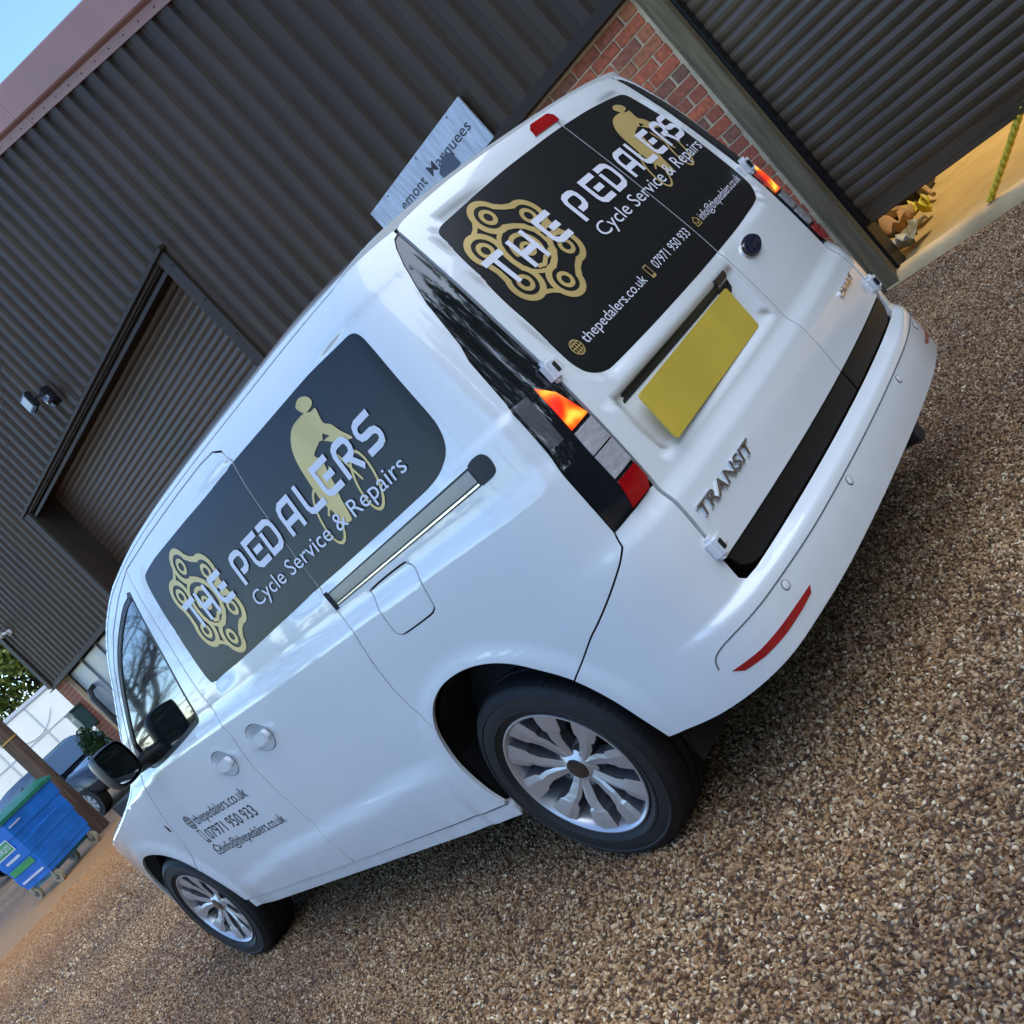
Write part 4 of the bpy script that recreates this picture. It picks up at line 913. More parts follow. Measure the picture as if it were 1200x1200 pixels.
# cyclist, in metres about the crank, x to the right of the art (rear of the van)
HEAD = smooth_loop([(0,1.547),(.027,1.556),(.057,1.547),(.071,1.533),(.066,1.521),(.045,1.517),(.021,1.518),(.006,1.532)], True, 4)
BODY = smooth_loop([(.010,1.521),(.045,1.510),(.069,1.507),(.062,1.470),(.085,1.452),(.100,1.425),(.125,1.392),(.098,1.398),(.070,1.405),(.040,1.425),(.012,1.442),(-.005,1.440),(-.045,1.428),(-.028,1.405),(-.036,1.38),(-.046,1.34),(-.062,1.30),(-.070,1.262),(-.080,1.243),(-.112,1.252),(-.122,1.288),(-.135,1.323),(-.134,1.362),(-.130,1.407),(-.125,1.444),(-.112,1.477),(-.087,1.503),(-.052,1.519)], True, 3)
def tilted(c, a, b, ang, n=40): return np.array([(c[0]+a*math.cos(t)*math.cos(ang)-b*math.sin(t)*math.sin(ang), c[1]+a*math.cos(t)*math.sin(ang)+b*math.sin(t)*math.cos(ang)) for t in np.linspace(0, 2*math.pi, n, endpoint=False)])
RIDER = []
for c in ((-.150, 1.29), (.068, 1.292)): RIDER += [(tilted(c, .045, .083, -.35), True), (tilted(c, .036, .074, -.35), False)]
RIDER += [(HEAD, True), (BODY, True), (np.array([(.035,1.452),(.055,1.435),(.018,1.437)]), False)]
RIDER += [(stroke([(.03,1.40),(.06,1.30)], .008), True), (stroke([(-.02,1.38),(-.15,1.29)], .008), True)]
def wordmark(parent, surf, starts, width, place, off):
    for ch, x0 in zip('THEPEDALERS', starts):
        ops = [(stroke(p, .195), True) for p in GLY[ch]]
        ops = [(np.stack([p[:, 0]*width+x0, p[:, 1]], 1), a) for p, a in ops]
        decal('letter', ops, place, surf, WHITEV, parent, off)
def textline(name, s, parent, surf, place, h, width, mat, off, bold=0.):
    """one line of lettering, a piece per word"""
    k = width/text_mesh(s, bold)[2]; done = ''
    for word in s.split(' '):
        V, F, w = text_mesh(word, bold); x0 = text_mesh(done+word, bold)[2]-w if done else 0.
        lay(name, np.stack([(V[:, 0]+x0)*k, V[:, 1]*h], 1), F, place, surf, mat, parent, off); done += word+' '
SDR = [o for o in VAN.children if o.name == 'sliding_door'][0]
# side panel: art x runs towards the rear of the van
sp = lambda u, v: (1.83-u, 1.2955+.030*u/1.33+v*(.1015-.008*u/1.33))
wordmark(VAN, wrap, [0, .107, .233, .405, .523, .630, .765, .893, 1.003, 1.118, 1.24], .100, sp, .0042)
decal('chain_emblem', LOGO, lambda u, v: (1.683-u*.131, 1.352+v*.134), wrap, GOLD, VAN, .0028)
decal('chain_emblem', LOGO2, lambda u, v: (1.683-u*.131, 1.352+v*.134), wrap, GOLD, VAN, .0028)
decal('cyclist_emblem', RIDER, lambda u, v: (.725-u, v), wrap, GOLD, VAN, .0028)
textline('strapline', 'Cycle Service & Repairs', VAN, wrap, lambda u, v: (1.437-u, 1.231+.016*u+v), .048, .935, WHITEV, .0042)
# rear: art x runs to the right
rp_ = lambda u, v: (-.543+u, 1.386+.004*u+v*.094)
wordmark(ld, rear, [0, .109, .230, .376, .488, .583, .698, .798, .888, .990, 1.063], .083, rp_, .0042)
K = .86
decal('chain_emblem', LOGO, lambda u, v: (-.395+u*.116, 1.436+v*.119), rear, GOLD, ld, .0028)
decal('chain_emblem', LOGO2, lambda u, v: (-.395+u*.116, 1.436+v*.119), rear, GOLD, ld, .0028)
decal('cyclist_emblem', RIDER, lambda u, v: (.405+u*.90, 1.586+(v-1.547)*.84), rear, GOLD, rd, .0028)
textline('strapline', 'Cycle Service & Repairs', ld, rear, lambda u, v: (-.165+u, 1.326+v), .044, .76, WHITEV, .0042)
textline('web_address', 'thepedalers.co.uk', ld, rear, lambda u, v: (-.522+u, 1.172+v), .030, .33, WHITEV, .0035)
textline('phone_number', '07971 950 933', ld, rear, lambda u, v: (-.125+u, 1.174+v), .030, .235, WHITEV, .0035)
textline('mail_address', 'info@thepedalers.co.uk', rd, rear, lambda u, v: (.213+u, 1.174+v), .030, .375, WHITEV, .0035)
GLOBE = [(rg((0, 0), 1), True), (rg((0, 0), .86), False)]
for x in (-.07, ): GLOBE += [(np.array([(-.07,-.9),(.07,-.9),(.07,.9),(-.07,.9)]), True), (np.array([(-.9,-.07),(.9,-.07),(.9,.07),(-.9,.07)]), True)]
el = lambda a, b: np.array([(a*math.cos(t), b*math.sin(t)) for t in np.linspace(0, 2*math.pi, 30, endpoint=False)])
GLOBE = [(rg((0, 0), 1), True), (rg((0, 0), .87), False), (el(.52, .93), True), (el(.40, .93), False), (np.array([(-.06,-.9),(.06,-.9),(.06,.9),(-.06,.9)]), True), (np.array([(-.9,-.06),(.9,-.06),(.9,.06),(-.9,.06)]), True), (np.array([(-.72,.42),(.72,.42),(.72,.53),(-.72,.53)]), True), (np.array([(-.72,-.53),(.72,-.53),(.72,-.42),(-.72,-.42)]), True)]
PHONE = [(np.array([(-.5,-1),(.5,-1),(.5,1),(-.5,1)]), True), (np.array([(-.38,-.6),(.38,-.6),(.38,.85),(-.38,.85)]), False), (np.array([(-.2,-.85),(.2,-.85),(.2,-.72),(-.2,-.72)]), False)]
MAIL = [(np.array([(-1,-.7),(1,-.7),(1,.3),(0,1),(-1,.3)]), True), (np.array([(-.8,-.55),(.8,-.55),(.8,.25),(0,.8),(-.8,.25)]), False), (np.array(stroke([(-.9,.25),(0,-.35),(.9,.25)], .16)), True)]
decal('globe_icon', GLOBE, lambda u, v: (-.553+u*.020, 1.184+v*.022), rear, GOLD, ld, .003)
decal('phone_icon', PHONE, lambda u, v: (-.157+u*.020, 1.186+v*.020), rear, GOLD, ld, .003)
decal('mail_icon', MAIL, lambda u, v: (.184+u*.018, 1.185+v*.019), rear, GOLD, rd, .003)
# front door, black
FDR = [o for o in VAN.children if o.name == 'front_door'][0]
for i, (nm, s, y0, zb, w, h) in enumerate([('web_address', 'thepedalers.co.uk', 2.925, .732, .545, .052), ('phone_number', '07971 950 933', 2.935, .648, .500, .058), ('mail_address', 'info@thepedalers.co.uk', 2.930, .572, .615, .048)]):
    textline(nm, s, FDR, wrap, lambda u, v, y0=y0, zb=zb: (y0-u, zb+.010*u+v), h, w, INK, .0015)
decal('globe_icon', GLOBE, lambda u, v: (2.972-u*.034, .757+v*.036), wrap, INK, FDR, .0015)
decal('phone_icon', PHONE, lambda u, v: (2.975-u*.034, .677+v*.036), wrap, INK, FDR, .0015)
decal('mail_icon', MAIL, lambda u, v: (2.975-u*.034, .595+v*.034), wrap, INK, FDR, .0015)
# raised badges
def badge(name, s, parent, x0, z0, h, width, mat, shear=.35, bold=.012, depth=.006):
    V, F, w = text_mesh(s, bold); k = width/w; u = x0+V[:, 0]*k+V[:, 1]*h*shear; v = z0+V[:, 1]*h
    P = rear(u, v); N = np.array([0, -1, 0]); T = P+N*(depth+.001); B_ = P+N*-.002; n = len(V)
    ed = {}
    for f in F:
        for a, b in ((f[0], f[1]), (f[1], f[2]), (f[2], f[0])): ed[(a, b)] = ed.get((a, b), 0)+1
    Fs = [tuple(f) for f in F]+[(a, b, b+n, a+n) for (a, b) in ed if (b, a) not in ed]
    mb = MB(); mb.add(list(T)+list(B_), Fs); return mb.build(name, mat, parent)
badge('model_badge', 'TRANSIT', ld, -.690, .706, .034, .285, CHROME)
badge('model_badge', 'CONNECT', rd, .455, .716, .022, .165, CHROME)
c = (.287, 1.028); V = []; F = []
ov = np.array([(c[0]+.068*math.cos(t), c[1]+.030*math.sin(t)) for t in np.linspace(0, 2*math.pi, 40, endpoint=False)])
em = patch('oval_emblem', ov, rear, CHROME, rd, .01, off=.012, roll=.006, edge=.006, thick=.012)
patch('emblem_field', (ov-c)*.86+c, rear, pmat('emblem_blue', (.006, .010, .045), .1, coat=1.), em, .01, off=.0135, roll=.001, edge=.002, thick=.002)
V, F, w = text_mesh('Ford', .01); lay('emblem_script', np.stack([V[:, 0]*.075/w+V[:, 1]*.008, V[:, 1]*.028], 1), F, lambda u, v: (c[0]-.042+u, c[1]-.013+v), rear, CHROME, em, .0150)
# ---------------------------------------------------------------- things around the van
# sign board on the cladding
SIGNM = pmat('weathered_board', (.52, .56, .62), .6, 0, .22, 7., stretch=(1, 6, .8), detail=8)
sg = empty('sign_board', W(3.5, .04, 2.35), label='weathered white sign board on the dark cladding, lettered in black', cat='sign')
mb = MB(); wbox(mb, 2.845, 4.13, .036, .052, 2.30, 2.642, .002); mb.build('board', SIGNM, sg)
def wsurf(off):
    return lambda h, z: np.stack([NR[0]*(WD-off)+HD[0]*h, NR[1]*(WD-off)+HD[1]*h, z+0*h], -1)
w_in = lambda P: P+NR
for s_, h0, wd in (('Marquees', 3.445, .525), ('emont', 3.845, .335)):
    V, F, w = text_mesh(s_, .006); lay('lettering', np.stack([V[:, 0]*wd/w, V[:, 1]*.078], 1), F, lambda u, v, h0=h0: (h0-u, 2.452+v), wsurf(.0535), INK, sg, 0., w_in)
decal('dark_emblem', [(np.array([(3.29,2.478),(3.215,2.486),(3.185,2.44),(3.18,2.36),(3.38,2.36),(3.385,2.43)]), True)], lambda u, v: (u, v), wsurf(.0536), pmat('emblem_grey', (.06, .075, .11), .5), sg, .0004, inside=w_in)
for h in (3.02, 3.45, 3.88): 
    mb = MB(); wbox(mb, h-.006, h+.006, .052, .055, 2.612, 2.624, .001); mb.build('fixing', SCREW, sg)
# floodlight and camera on the cladding
BLK = pmat('black_fitting', (.012, .012, .014), .3)
fl = empty('floodlight', W(9.66, .05, 4.25), label='small floodlight with sensor on the cladding above the recessed roller door', cat='light')
mb = MB(); wbox(mb, 9.70, 9.92, .16, .24, 4.26, 4.46, .015); mb.build('lamp_head', BLK, fl)
mb = MB(); wbox(mb, 9.73, 9.89, .238, .246, 4.29, 4.43, .003); mb.build('lamp_glass', pmat('lamp_glass', (.5, .47, .42), .2), fl)
mb = MB(); wbox(mb, 9.55, 9.62, .03, .14, 4.12, 4.36, .012); mb.tube([W(9.6, .1, 4.3), W(9.72, .18, 4.36)], .018, 8); mb.build('bracket', BLK, fl)
mb = MB(); mb.lathe([(0, .0), (.02, .05), (.06, .062), (.10, .05), (.12, .0)], W(9.50, .16, 4.14), 'z', 14); mb.build('sensor', pmat('blue_black', (.02, .025, .05), .12, coat=1), fl, True)
cc = empty('security_camera', W(16.25, .05, 3.30), label='white security camera at the far top corner of the cladding', cat='camera')
mb = MB(); mb.lathe([(0, .05), (.02, .055), (.05, .05), (.06, .0)], W(16.15, .09, 3.25), 'x', 14); mb.tube([W(16.15, .09, 3.27), W(16.28, .2, 3.34)], .025, 8); mb.build('mount', pmat('white_fitting', (.62, .62, .60), .4), cc, True)
mb = MB(); mb.tube([W(16.22, .13, 3.32), W(16.42, .32, 3.38)], .075, 14); mb.build('housing', pmat('white_fitting', (.62, .62, .60), .4), cc, True)
mb = MB(); mb.tube([W(16.40, .30, 3.376), W(16.43, .33, 3.385)], .05, 14); mb.build('lens', BLK, cc, True)
# yellow rope hanging out of the shutter
ROPE = pmat('yellow_rope', (.62, .44, .02), .6, var=.15, scale=60)
rope = empty('rope', W(.76, -.06, .074), label='twisted yellow rope hanging from the roller shutter to the threshold', cat='rope')
a_ = np.array(W(.775, -.055, .085)); b_ = np.array(W(.36, -.14, .40)); b2 = np.array(W(-.05, -.20, .74))
for k in range(3):
    pts = []
    for i in range(110):
        t = i/109; p = (a_*(1-t)+b_*t) if t < .6 else None
        s_ = t; c0 = a_*(1-s_)**2+2*s_*(1-s_)*(b_)+b2*s_*s_; th = 2*math.pi*(t*9+k/3)
        pts.append(tuple(c0+.0135*(math.cos(th)*HD+math.sin(th)*NR)))
    mb = MB(); mb.tube(pts, .0125, 7); mb.build('strand', ROPE, rope, True)
# rubbish just inside the doorway
CARD = pmat('cardboard', (.40, .24, .12), .8, var=.2); PAPER = pmat('grey_plastic_sheet', (.34, .36, .30), .5, var=.25, scale=12); STICK = pmat('old_timber', (.42, .27, .13), .8, var=.25, scale=20); YEL = pmat('yellow_glove', (.65, .56, .03), .6); TOOL = pmat('dark_tool', (.02, .018, .016), .5, var=.3)
def crumple(name, c, size, mat, label, cat, seed, n=9, amp=.05, flat=.6):
    r = np.random.default_rng(seed); V = []; F = []
    for i in range(n):
        for j in range(n):
            u, v = (i/(n-1)-.5), (j/(n-1)-.5); V.append(W(c[0]+u*size[0]+r.normal()*.008, c[1]+v*size[1]+r.normal()*.008, c[2]+abs(r.normal())*amp*(1-flat*abs(u))+.012+.05*size[2]*math.cos(u*5+seed)*math.cos(v*4)+.05*size[2]))
    for i in range(n-1):
        for j in range(n-1): F.append((i*n+j, i*n+j+1, (i+1)*n+j+1, (i+1)*n+j))
    o = mesh_obj(name, V, F, mat, smooth=True); m = o.modifiers.new('t', 'SOLIDIFY'); m.thickness = .004; return tag(o, label, cat)
crumple('plastic_sheet', (1.36, -.32, .06), (.20, .30, 1.), PAPER, 'crumpled grey plastic sheeting on the floor by the timber frame', 'plastic sheet', 3, amp=.03)
crumple('cardboard_piece', (1.50, -.62, .07), (.16, .26, 1.4), CARD, 'bent tan cardboard piece behind the plastic sheeting', 'cardboard', 4, 6, amp=.05)
crumple('yellow_cloth', (1.42, -.78, .06), (.12, .14, 1.2), YEL, 'bright yellow cloth in the rubbish under the shutter', 'cloth', 5, 8, amp=.04)
for i, (p, q, r_, m_, lb) in enumerate([((2.05, -1.6, .10), (1.55, -1.0, .14), .035, STICK, 'thick timber offcut lying across the rubbish inside the doorway'), ((1.75, -1.7, .2), (1.45, -1.15, .10), .02, STICK, 'slim pale stick at the back of the rubbish inside the doorway'), ((1.98, -1.1, .12), (1.60, -.75, .10), .03, TOOL, 'dark tool handle in the rubbish inside the doorway')]):
    mb = MB(); mb.tube([W(*p), tuple((np.array(W(*p))+np.array(W(*q)))/2+np.array([0, 0, .02])), W(*q)], [r_, r_*1.1, r_*.8], 7); tag(mb.build(['timber_offcut', 'stick', 'tool_handle'][i], m_, None, True), lb, ['timber', 'stick', 'tool'][i])
mb = MB(); wbox(mb, 1.62, 1.98, -1.75, -1.35, .06, .30, .02); tag(mb.build('crate', TOOL), 'dark crate standing behind the rubbish inside the doorway', 'crate')
# ---- wheeled bin
BIN = empty('wheeled_bin', (1.95, 15.5, 0), label='large blue wheeled waste bin with green lid beside the pole', cat='bin')
BLUE = pmat('blue_bin', (.016, .17, .60), .38, var=.18, scale=4, rvar=.08); GRN = pmat('green_lid', (.015, .17, .085), .4, var=.15); TEAL = pmat('faded_bin_base', (.05, .22, .30), .5, var=.3)
ba = math.radians(20); be = np.array([math.cos(ba), math.sin(ba), 0]); bgv = np.array([-math.sin(ba), math.cos(ba), 0]); bo = np.array([1.70, 15.0, 0])
def bp3(u, v, z): return tuple(bo+be*u+bgv*v+np.array([0, 0, z]))
BW_, BD_ = 1.02, .80
def taper(z): return .10*(1-(z-.22)/.98)
mb = MB(); V = []; F = []
lev = [.22, .30, .305, .45, .46, .60, .61, .78, .79, .92, .93, 1.14, 1.16, 1.20]; prou = [0, 0, .012, .012, 0, 0, .010, .010, 0, 0, .014, .014, .03, .03]
for z, d in zip(lev, prou):
    t = taper(z)*.6-d; V += [bp3(t, t, z), bp3(BW_-t, t, z), bp3(BW_-t, BD_-t, z), bp3(t, BD_-t, z)]
for i in range(len(lev)-1):
    for j in range(4): F.append((4*i+j, 4*i+(j+1) % 4, 4*i+4+(j+1) % 4, 4*i+4+j))
F.append((3, 2, 1, 0)); mb.add(V, F); mb.build('body', BLUE, BIN)
mb = MB(); V = []; F = []
for i, v in enumerate(np.linspace(-.04, BD_+.04, 9)):
    z = 1.21+.10*math.sin(math.pi*(i/8)); V += [bp3(-.04, v, z-.05), bp3(-.04, v, z), bp3(BW_+.04, v, z), bp3(BW_+.04, v, z-.05)]
for i in range(8):
    for j in range(4): F.append((4*i+j, 4*i+(j+1) % 4, 4*i+4+(j+1) % 4, 4*i+4+j))
F += [(0, 1, 2, 3), (35, 34, 33, 32)]; mb.add(V, F); mb.build('lid', GRN, BIN)
mb = MB(); mb.tube([bp3(.25, -.035, .80), bp3(.25, -.07, .80), bp3(.72, -.07, .80), bp3(.72, -.035, .80)], .014, 6); mb.build('handle', BLUE, BIN, True)
mb = MB(); mb.tube([bp3(.03, -.03, 1.06), bp3(.03, -.06, 1.06), bp3(.22, -.06, 1.06), bp3(.22, -.03, 1.06)], .012, 6); mb.build('handle', pmat('pale_bar', (.5, .55, .65), .4), BIN, True)
mb = MB(); mb.box((0, 0, 0), (BW_-.2, .5, .12)); M_ = Matrix(((be[0], bgv[0], 0, bo[0]+be[0]*.1+bgv[0]*.15), (be[1], bgv[1], 0, bo[1]+be[1]*.1+bgv[1]*.15), (0, 0, 1, .16), (0, 0, 0, 1))); mb.V = [tuple(M_ @ Vector(v)) for v in mb.V]; mb.build('base_skirt', TEAL, BIN)
WH = pmat('caster_tread', (.32, .27, .17), .5, var=.2)
for u, v in ((.10, .10), (BW_-.10, .10), (.10, BD_-.10), (BW_-.10, BD_-.10)):
    c_ = Vector(bp3(u, v, .10)); mb = MB(); d_ = Vector(be)
    mb.tube([c_-d_*.025, c_+d_*.025], .10, 18); w_ = mb.build('caster', WH, BIN, True); mb = MB(); mb.tube([c_-d_*.03, c_+d_*.03], .045, 12); mb.build('caster_hub', pmat('caster_hub', (.10, .09, .08), .5), w_, True)
    mb = MB(); mb.tube([tuple(c_-d_*.035), tuple(c_-d_*.035+Vector((0, 0, .13)))], .012, 6); mb.tube([tuple(c_+d_*.035), tuple(c_+d_*.035+Vector((0, 0, .13)))], .012, 6); mb.build('caster_fork', pmat('galvanised', (.35, .35, .33), .45, .6), w_)
# stickers on the narrow end
def bend(u, z): u = np.asarray(u, float); z = np.asarray(z, float); t = taper(z)*.6-.016; return np.stack([bo[0]+be[0]*t+bgv[0]*u, bo[1]+be[1]*t+bgv[1]*u, z], -1)
b_in = lambda P: P+be
def sticker(name, u0, u1, z0, z1, mat, off): return decal(name, [(np.array([(u0, z0), (u1, z0), (u1, z1), (u0, z1)]), True)], lambda a, b: (a, b), bend, mat, BIN, off, inside=b_in)
SG = pmat('sticker_green', (.05, .34, .10), .5); SW_ = pmat('sticker_white', (.66, .70, .78), .5)
sticker('sticker_border', .18, .66, .78, .98, SW_, .001); sticker('sticker', .20, .64, .80, .96, SG, .002)
V, F, w = text_mesh('CAWLEYS', .02); lay('sticker_lettering', np.stack([V[:, 0]*.38/w, V[:, 1]*.09], 1), F, lambda a, b: (.61-a, .835+b), bend, SW_, BIN, .003, b_in)
sticker('sticker', .22, .60, .67, .71, SW_, .002); sticker('sticker', .10, .70, .48, .58, SG, .002); sticker('sticker', .10, .68, .32, .355, SW_, .002)
# ---- pole
pl_ = empty('timber_pole', (3.02, 16.45, 0), label='tall round timber pole standing behind the blue bin', cat='pole')
mb = MB(); mb.tube([(3.02, 16.45, -.1), (3.02, 16.45, 1), (3.03, 16.46, 4), (3.02, 16.47, 9)], [.145, .14, .13, .11], 16); mb.build('shaft', pmat('creosoted_timber', (.115, .070, .045), .85, var=.45, scale=6, stretch=(5, 5, .35), bump=.6, bscale=18), pl_, True)
mb = MB(); mb.lathe([(0, .148), (.03, .148)], (3.02, 16.45, 2.0), 'z', 16); mb.build('strap', pmat('amber_tag', (.5, .28, .05), .5), pl_)
# ---- parked dark car
CARP = pmat('black_car_paint', (.012, .016, .030), .18, var=.1, coat=1.); CGL = pmat('car_glass', (.03, .045, .055), .03, coat=1.)
car = empty('parked_car', (3.6, 20.0, 0), label='black hatchback parked behind the bin and pole', cat='car')
fw = np.array([.27, -.963, 0]); rt = np.array([-.963, -.27, 0])         # forward, right
co = np.array([3.98, 18.75, 0])-rt*.74-fw*1.28
def cp(f_, r_, z): return tuple(co+fw*f_+rt*r_+np.array([0, 0, z]))
sta = [(-1.98,.42,.88,.66),(-1.9,.30,1.0,.78),(-1.3,.24,1.03,.84),(-.2,.22,1.02,.86),(.75,.22,1.0,.86),(1.2,.24,.96,.85),(1.75,.26,.85,.78),(1.98,.34,.70,.66),(2.04,.42,.60,.52)]
V = []; F = []
for f_, zb, zt, hw in sta:
    for r_, z in ((-hw*.9,zb),(-hw,zb+.12),(-hw*1.01,(zb+zt)/2),(-hw*.97,zt-.08),(-hw*.88,zt),(0,zt+.03),(hw*.88,zt),(hw*.97,zt-.08),(hw*1.01,(zb+zt)/2),(hw,zb+.12),(hw*.9,zb)): V.append(cp(f_, r_, z))
m_ = 11
for i in range(len(sta)-1):
    for j in range(m_): F.append((i*m_+j, i*m_+(j+1) % m_, (i+1)*m_+(j+1) % m_, (i+1)*m_+j))
F += [tuple(range(m_)), tuple(range(len(sta)*m_-1, (len(sta)-1)*m_-1, -1))]
mb = MB(); mb.add(V, F); o = mb.build('body', CARP, car, True, 40); md = o.modifiers.new('s', 'SUBSURF'); md.levels = md.render_levels = 2
cab = [[(-1.92,.76,.98),(-1.45,.60,1.38),(-.9,.57,1.47)], [(-.95,.80,1.0),(-.9,.64,1.36),(-.6,.58,1.49)], [(.05,.80,1.0),(.0,.64,1.38),(.0,.58,1.495)], [(1.10,.76,.98),(.55,.63,1.33),(.30,.56,1.45)]]
V = []; F = []
for s_ in (-1, 1):
    for c3 in cab: V += [cp(f_, s_*r_, z) for f_, r_, z in c3]
for s_ in (0, 12):
    for i in range(3):
        for j in range(2): F.append((s_+i*3+j, s_+i*3+j+1, s_+i*3+3+j+1, s_+i*3+3+j))
for i in range(3): F.append((i*3+2, i*3+5, 12+i*3+5, 12+i*3+2))
F += [(9, 10, 22, 21), (10, 11, 23, 22), (0, 1, 13, 12), (1, 2, 14, 13)]
mb = MB(); mb.add(V, F); mb.build('cabin', CARP, car, True, 50)
def quadpane(name, a, b, c, d, m=.06, off=.012):
    a, b, c, d = map(np.array, (a, b, c, d)); n_ = np.cross(b-a, d-a); n_ /= np.linalg.norm(n_)
    ctr = (a+b+c+d)/4; 
    if n_ @ (ctr-np.array(cp(-.3, 0, 1.0))) < 0: n_ = -n_
    q = lambda u, v: tuple((a*(1-u)+b*u)*(1-v)+(d*(1-u)+c*u)*v+n_*off)
    mb = MB(); mb.add([q(m, m), q(1-m, m), q(1-m, 1-m), q(m, 1-m), ], [(0, 1, 2, 3)]); return mb.build(name, CGL, car)
quadpane('windscreen', cp(1.10, -.76, .99), cp(1.10, .76, .99), cp(.32, .57, 1.44), cp(.32, -.57, 1.44), .05, .03)
for s_ in (-1, 1):
    quadpane('side_window', cp(.0, s_*.80, 1.01), cp(.95, s_*.78, 1.0), cp(.45, s_*.63, 1.36), cp(.0, s_*.64, 1.38), .05)
    quadpane('side_window', cp(-.93, s_*.80, 1.01), cp(-.03, s_*.80, 1.01), cp(-.03, s_*.64, 1.38), cp(-.88, s_*.64, 1.36), .05)
    mb = MB(); mb.lathe([(0, .0), (.03, .10), (.10, .115), (.16, .08), (.17, 0)], (0, 0, 0), 'x', 12); mb.V = [cp(.78+v[0]*.6, s_*(.98+v[1]*.9), 1.05+v[2]*.75) for v in mb.V]; mb.build('door_mirror', CARP, car, True)
    mb = MB(); mb.lathe([(0, 0), (.02, .12), (.10, .16)], (0, 0, 0), 'x', 14); mb.V = [cp(1.93-v[0], s_*.56+v[1]*.9, .74+v[2]*.55) for v in mb.V]; mb.build('headlamp', pmat('car_headlamp', (.55, .57, .6), .1, .3, coat=1), car, True)
    for f_ in (1.28, -1.28):
        cx_ = np.array(cp(f_, s_*.725, .31)); a_ = cx_-rt*s_*.11; b_ = cx_+rt*s_*.105
        mb = MB(); mb.tube([a_, b_], .31, 28); wh = mb.build('wheel', RUBBER, car, True)
        mb = MB(); mb.tube([b_-rt*s_*.01, b_+rt*s_*.006], .215, 28); mb.build('wheel_trim', pmat('wheel_trim', (.05, .05, .055), .5), wh, True)
        for k in range(9):
            t = 2*math.pi*k/9; d1 = fw*math.cos(t)+np.array([0, 0, 1])*math.sin(t); d2 = -fw*math.sin(t)+np.array([0, 0, 1])*math.cos(t); o_ = b_+rt*s_*.012
            mb = MB(); mb.add([tuple(o_+d1*.03-d2*.022), tuple(o_+d1*.20-d2*.045), tuple(o_+d1*.20+d2*.045), tuple(o_+d1*.03+d2*.022)], [(0, 1, 2, 3)]); mb.build('trim_spoke', pmat('trim_silver', (.42, .43, .45), .35, .6) if k == 0 and 'trim_silver' not in bpy.data.materials else bpy.data.materials['trim_silver'], wh)
# ---- white box lorry behind
lor = empty('box_lorry', (6.5, 28, 0), label='white box body lorry parked behind the dark hatchback', cat='lorry')
WBOX = pmat('white_box', (.74, .73, .66), .45, var=.07, scale=1.2, stretch=(1, 1, .3)); GREYR = pmat('grey_rail', (.45, .47, .50), .45)
mb = MB(); mb.box((3.6, 26.0, .95), (9.6, 28.4, 2.76), .02); mb.build('box_body', WBOX, lor)
mb = MB(); mb.box((3.55, 25.95, 2.72), (9.65, 28.45, 2.83), .02); mb.build('top_rail', GREYR, lor)
for x in (4.4, 5.6, 6.75, 7.9, 9.0): mb = MB(); mb.box((x, 25.975, .97), (x+.035, 26.0, 2.72)); mb.build('seam', GREYR, lor)
mb = MB(); mb.box((3.6, 25.98, 1.92), (9.6, 25.995, 1.95)); mb.build('seam', GREYR, lor)
mb = MB(); mb.tube([(5.6+1.6*t, 25.97, 2.62-1.9*t*(1-t)*1.0-.3*t) for t in np.linspace(0, 1, 16)], .012, 5); mb.build('cable', GREYR, lor)
mb = MB(); mb.box((3.8, 26.2, .45), (9.4, 28.2, .95), .02); mb.build('chassis', BLK, lor)
for x in (4.6, 8.2):
    for y in (26.15, 28.25): mb = MB(); mb.tube([(x, y-.12, .45), (x, y+.12, .45)], .45, 24); mb.build('wheel', RUBBER, lor, True)
# ---- green box on the pier
gb = empty('post_box', W(16.55, .03, 1.28), label='dark green metal box fixed to the brick pier at the far corner', cat='box')
GB = pmat('green_box', (.03, .075, .07), .45, var=.15); mb = MB(); wbox(mb, 16.40, 16.74, .005, .22, 1.28, 1.68, .012); mb.build('casing', GB, gb)
mb = MB(); wbox(mb, 16.385, 16.755, .0, .24, 1.682, 1.72, .01); mb.build('cap', GB, gb)
mb = MB(); wbox(mb, 16.45, 16.69, .22, .226, 1.56, 1.60, .002); mb.build('slot', BLK, gb)
# ---------------------------------------------------------------- plants
def leaf_mat(name, cols, rough=.55):
    m, n, l, b = new_mat(name); g = n.new('ShaderNodeNewGeometry'); r = ramp(n, cols); l.new(g.outputs['Random Per Island'], r.inputs[0]); l.new(r.outputs[0], b.inputs['Base Color'])
    b.inputs['Roughness'].default_value = rough; b.inputs['Specular IOR Level'].default_value = .3; return m
LEAF = leaf_mat('evergreen_leaf', [(0, (.035, .050, .008)), (.4, (.075, .105, .014)), (.75, (.13, .16, .022)), (1, (.21, .21, .045))])
LEAFD = leaf_mat('conifer_leaf', [(0, (.008, .022, .005)), (.5, (.020, .055, .010)), (1, (.05, .10, .02))])
BARK = pmat('bark', (.075, .058, .045), .9, var=.35, scale=5, stretch=(4, 4, .8), bump=.7, bscale=12)
def leaves(n, centre_fn, size, seed):
    r = np.random.default_rng(seed); C_ = centre_fn(n, r); a = r.normal(size=(n, 3)); a /= np.linalg.norm(a, axis=1, keepdims=True); b = r.normal(size=(n, 3)); b -= a*(a*b).sum(1, keepdims=True); b /= np.linalg.norm(b, axis=1, keepdims=True)
    s = size*r.uniform(.6, 1.4, (n, 1)); V = np.concatenate([C_-a*s, C_-b*s*.45, C_+a*s, C_+b*s*.45], 1).reshape(-1, 3); return V, [(4*i, 4*i+1, 4*i+2, 4*i+3) for i in range(n)]
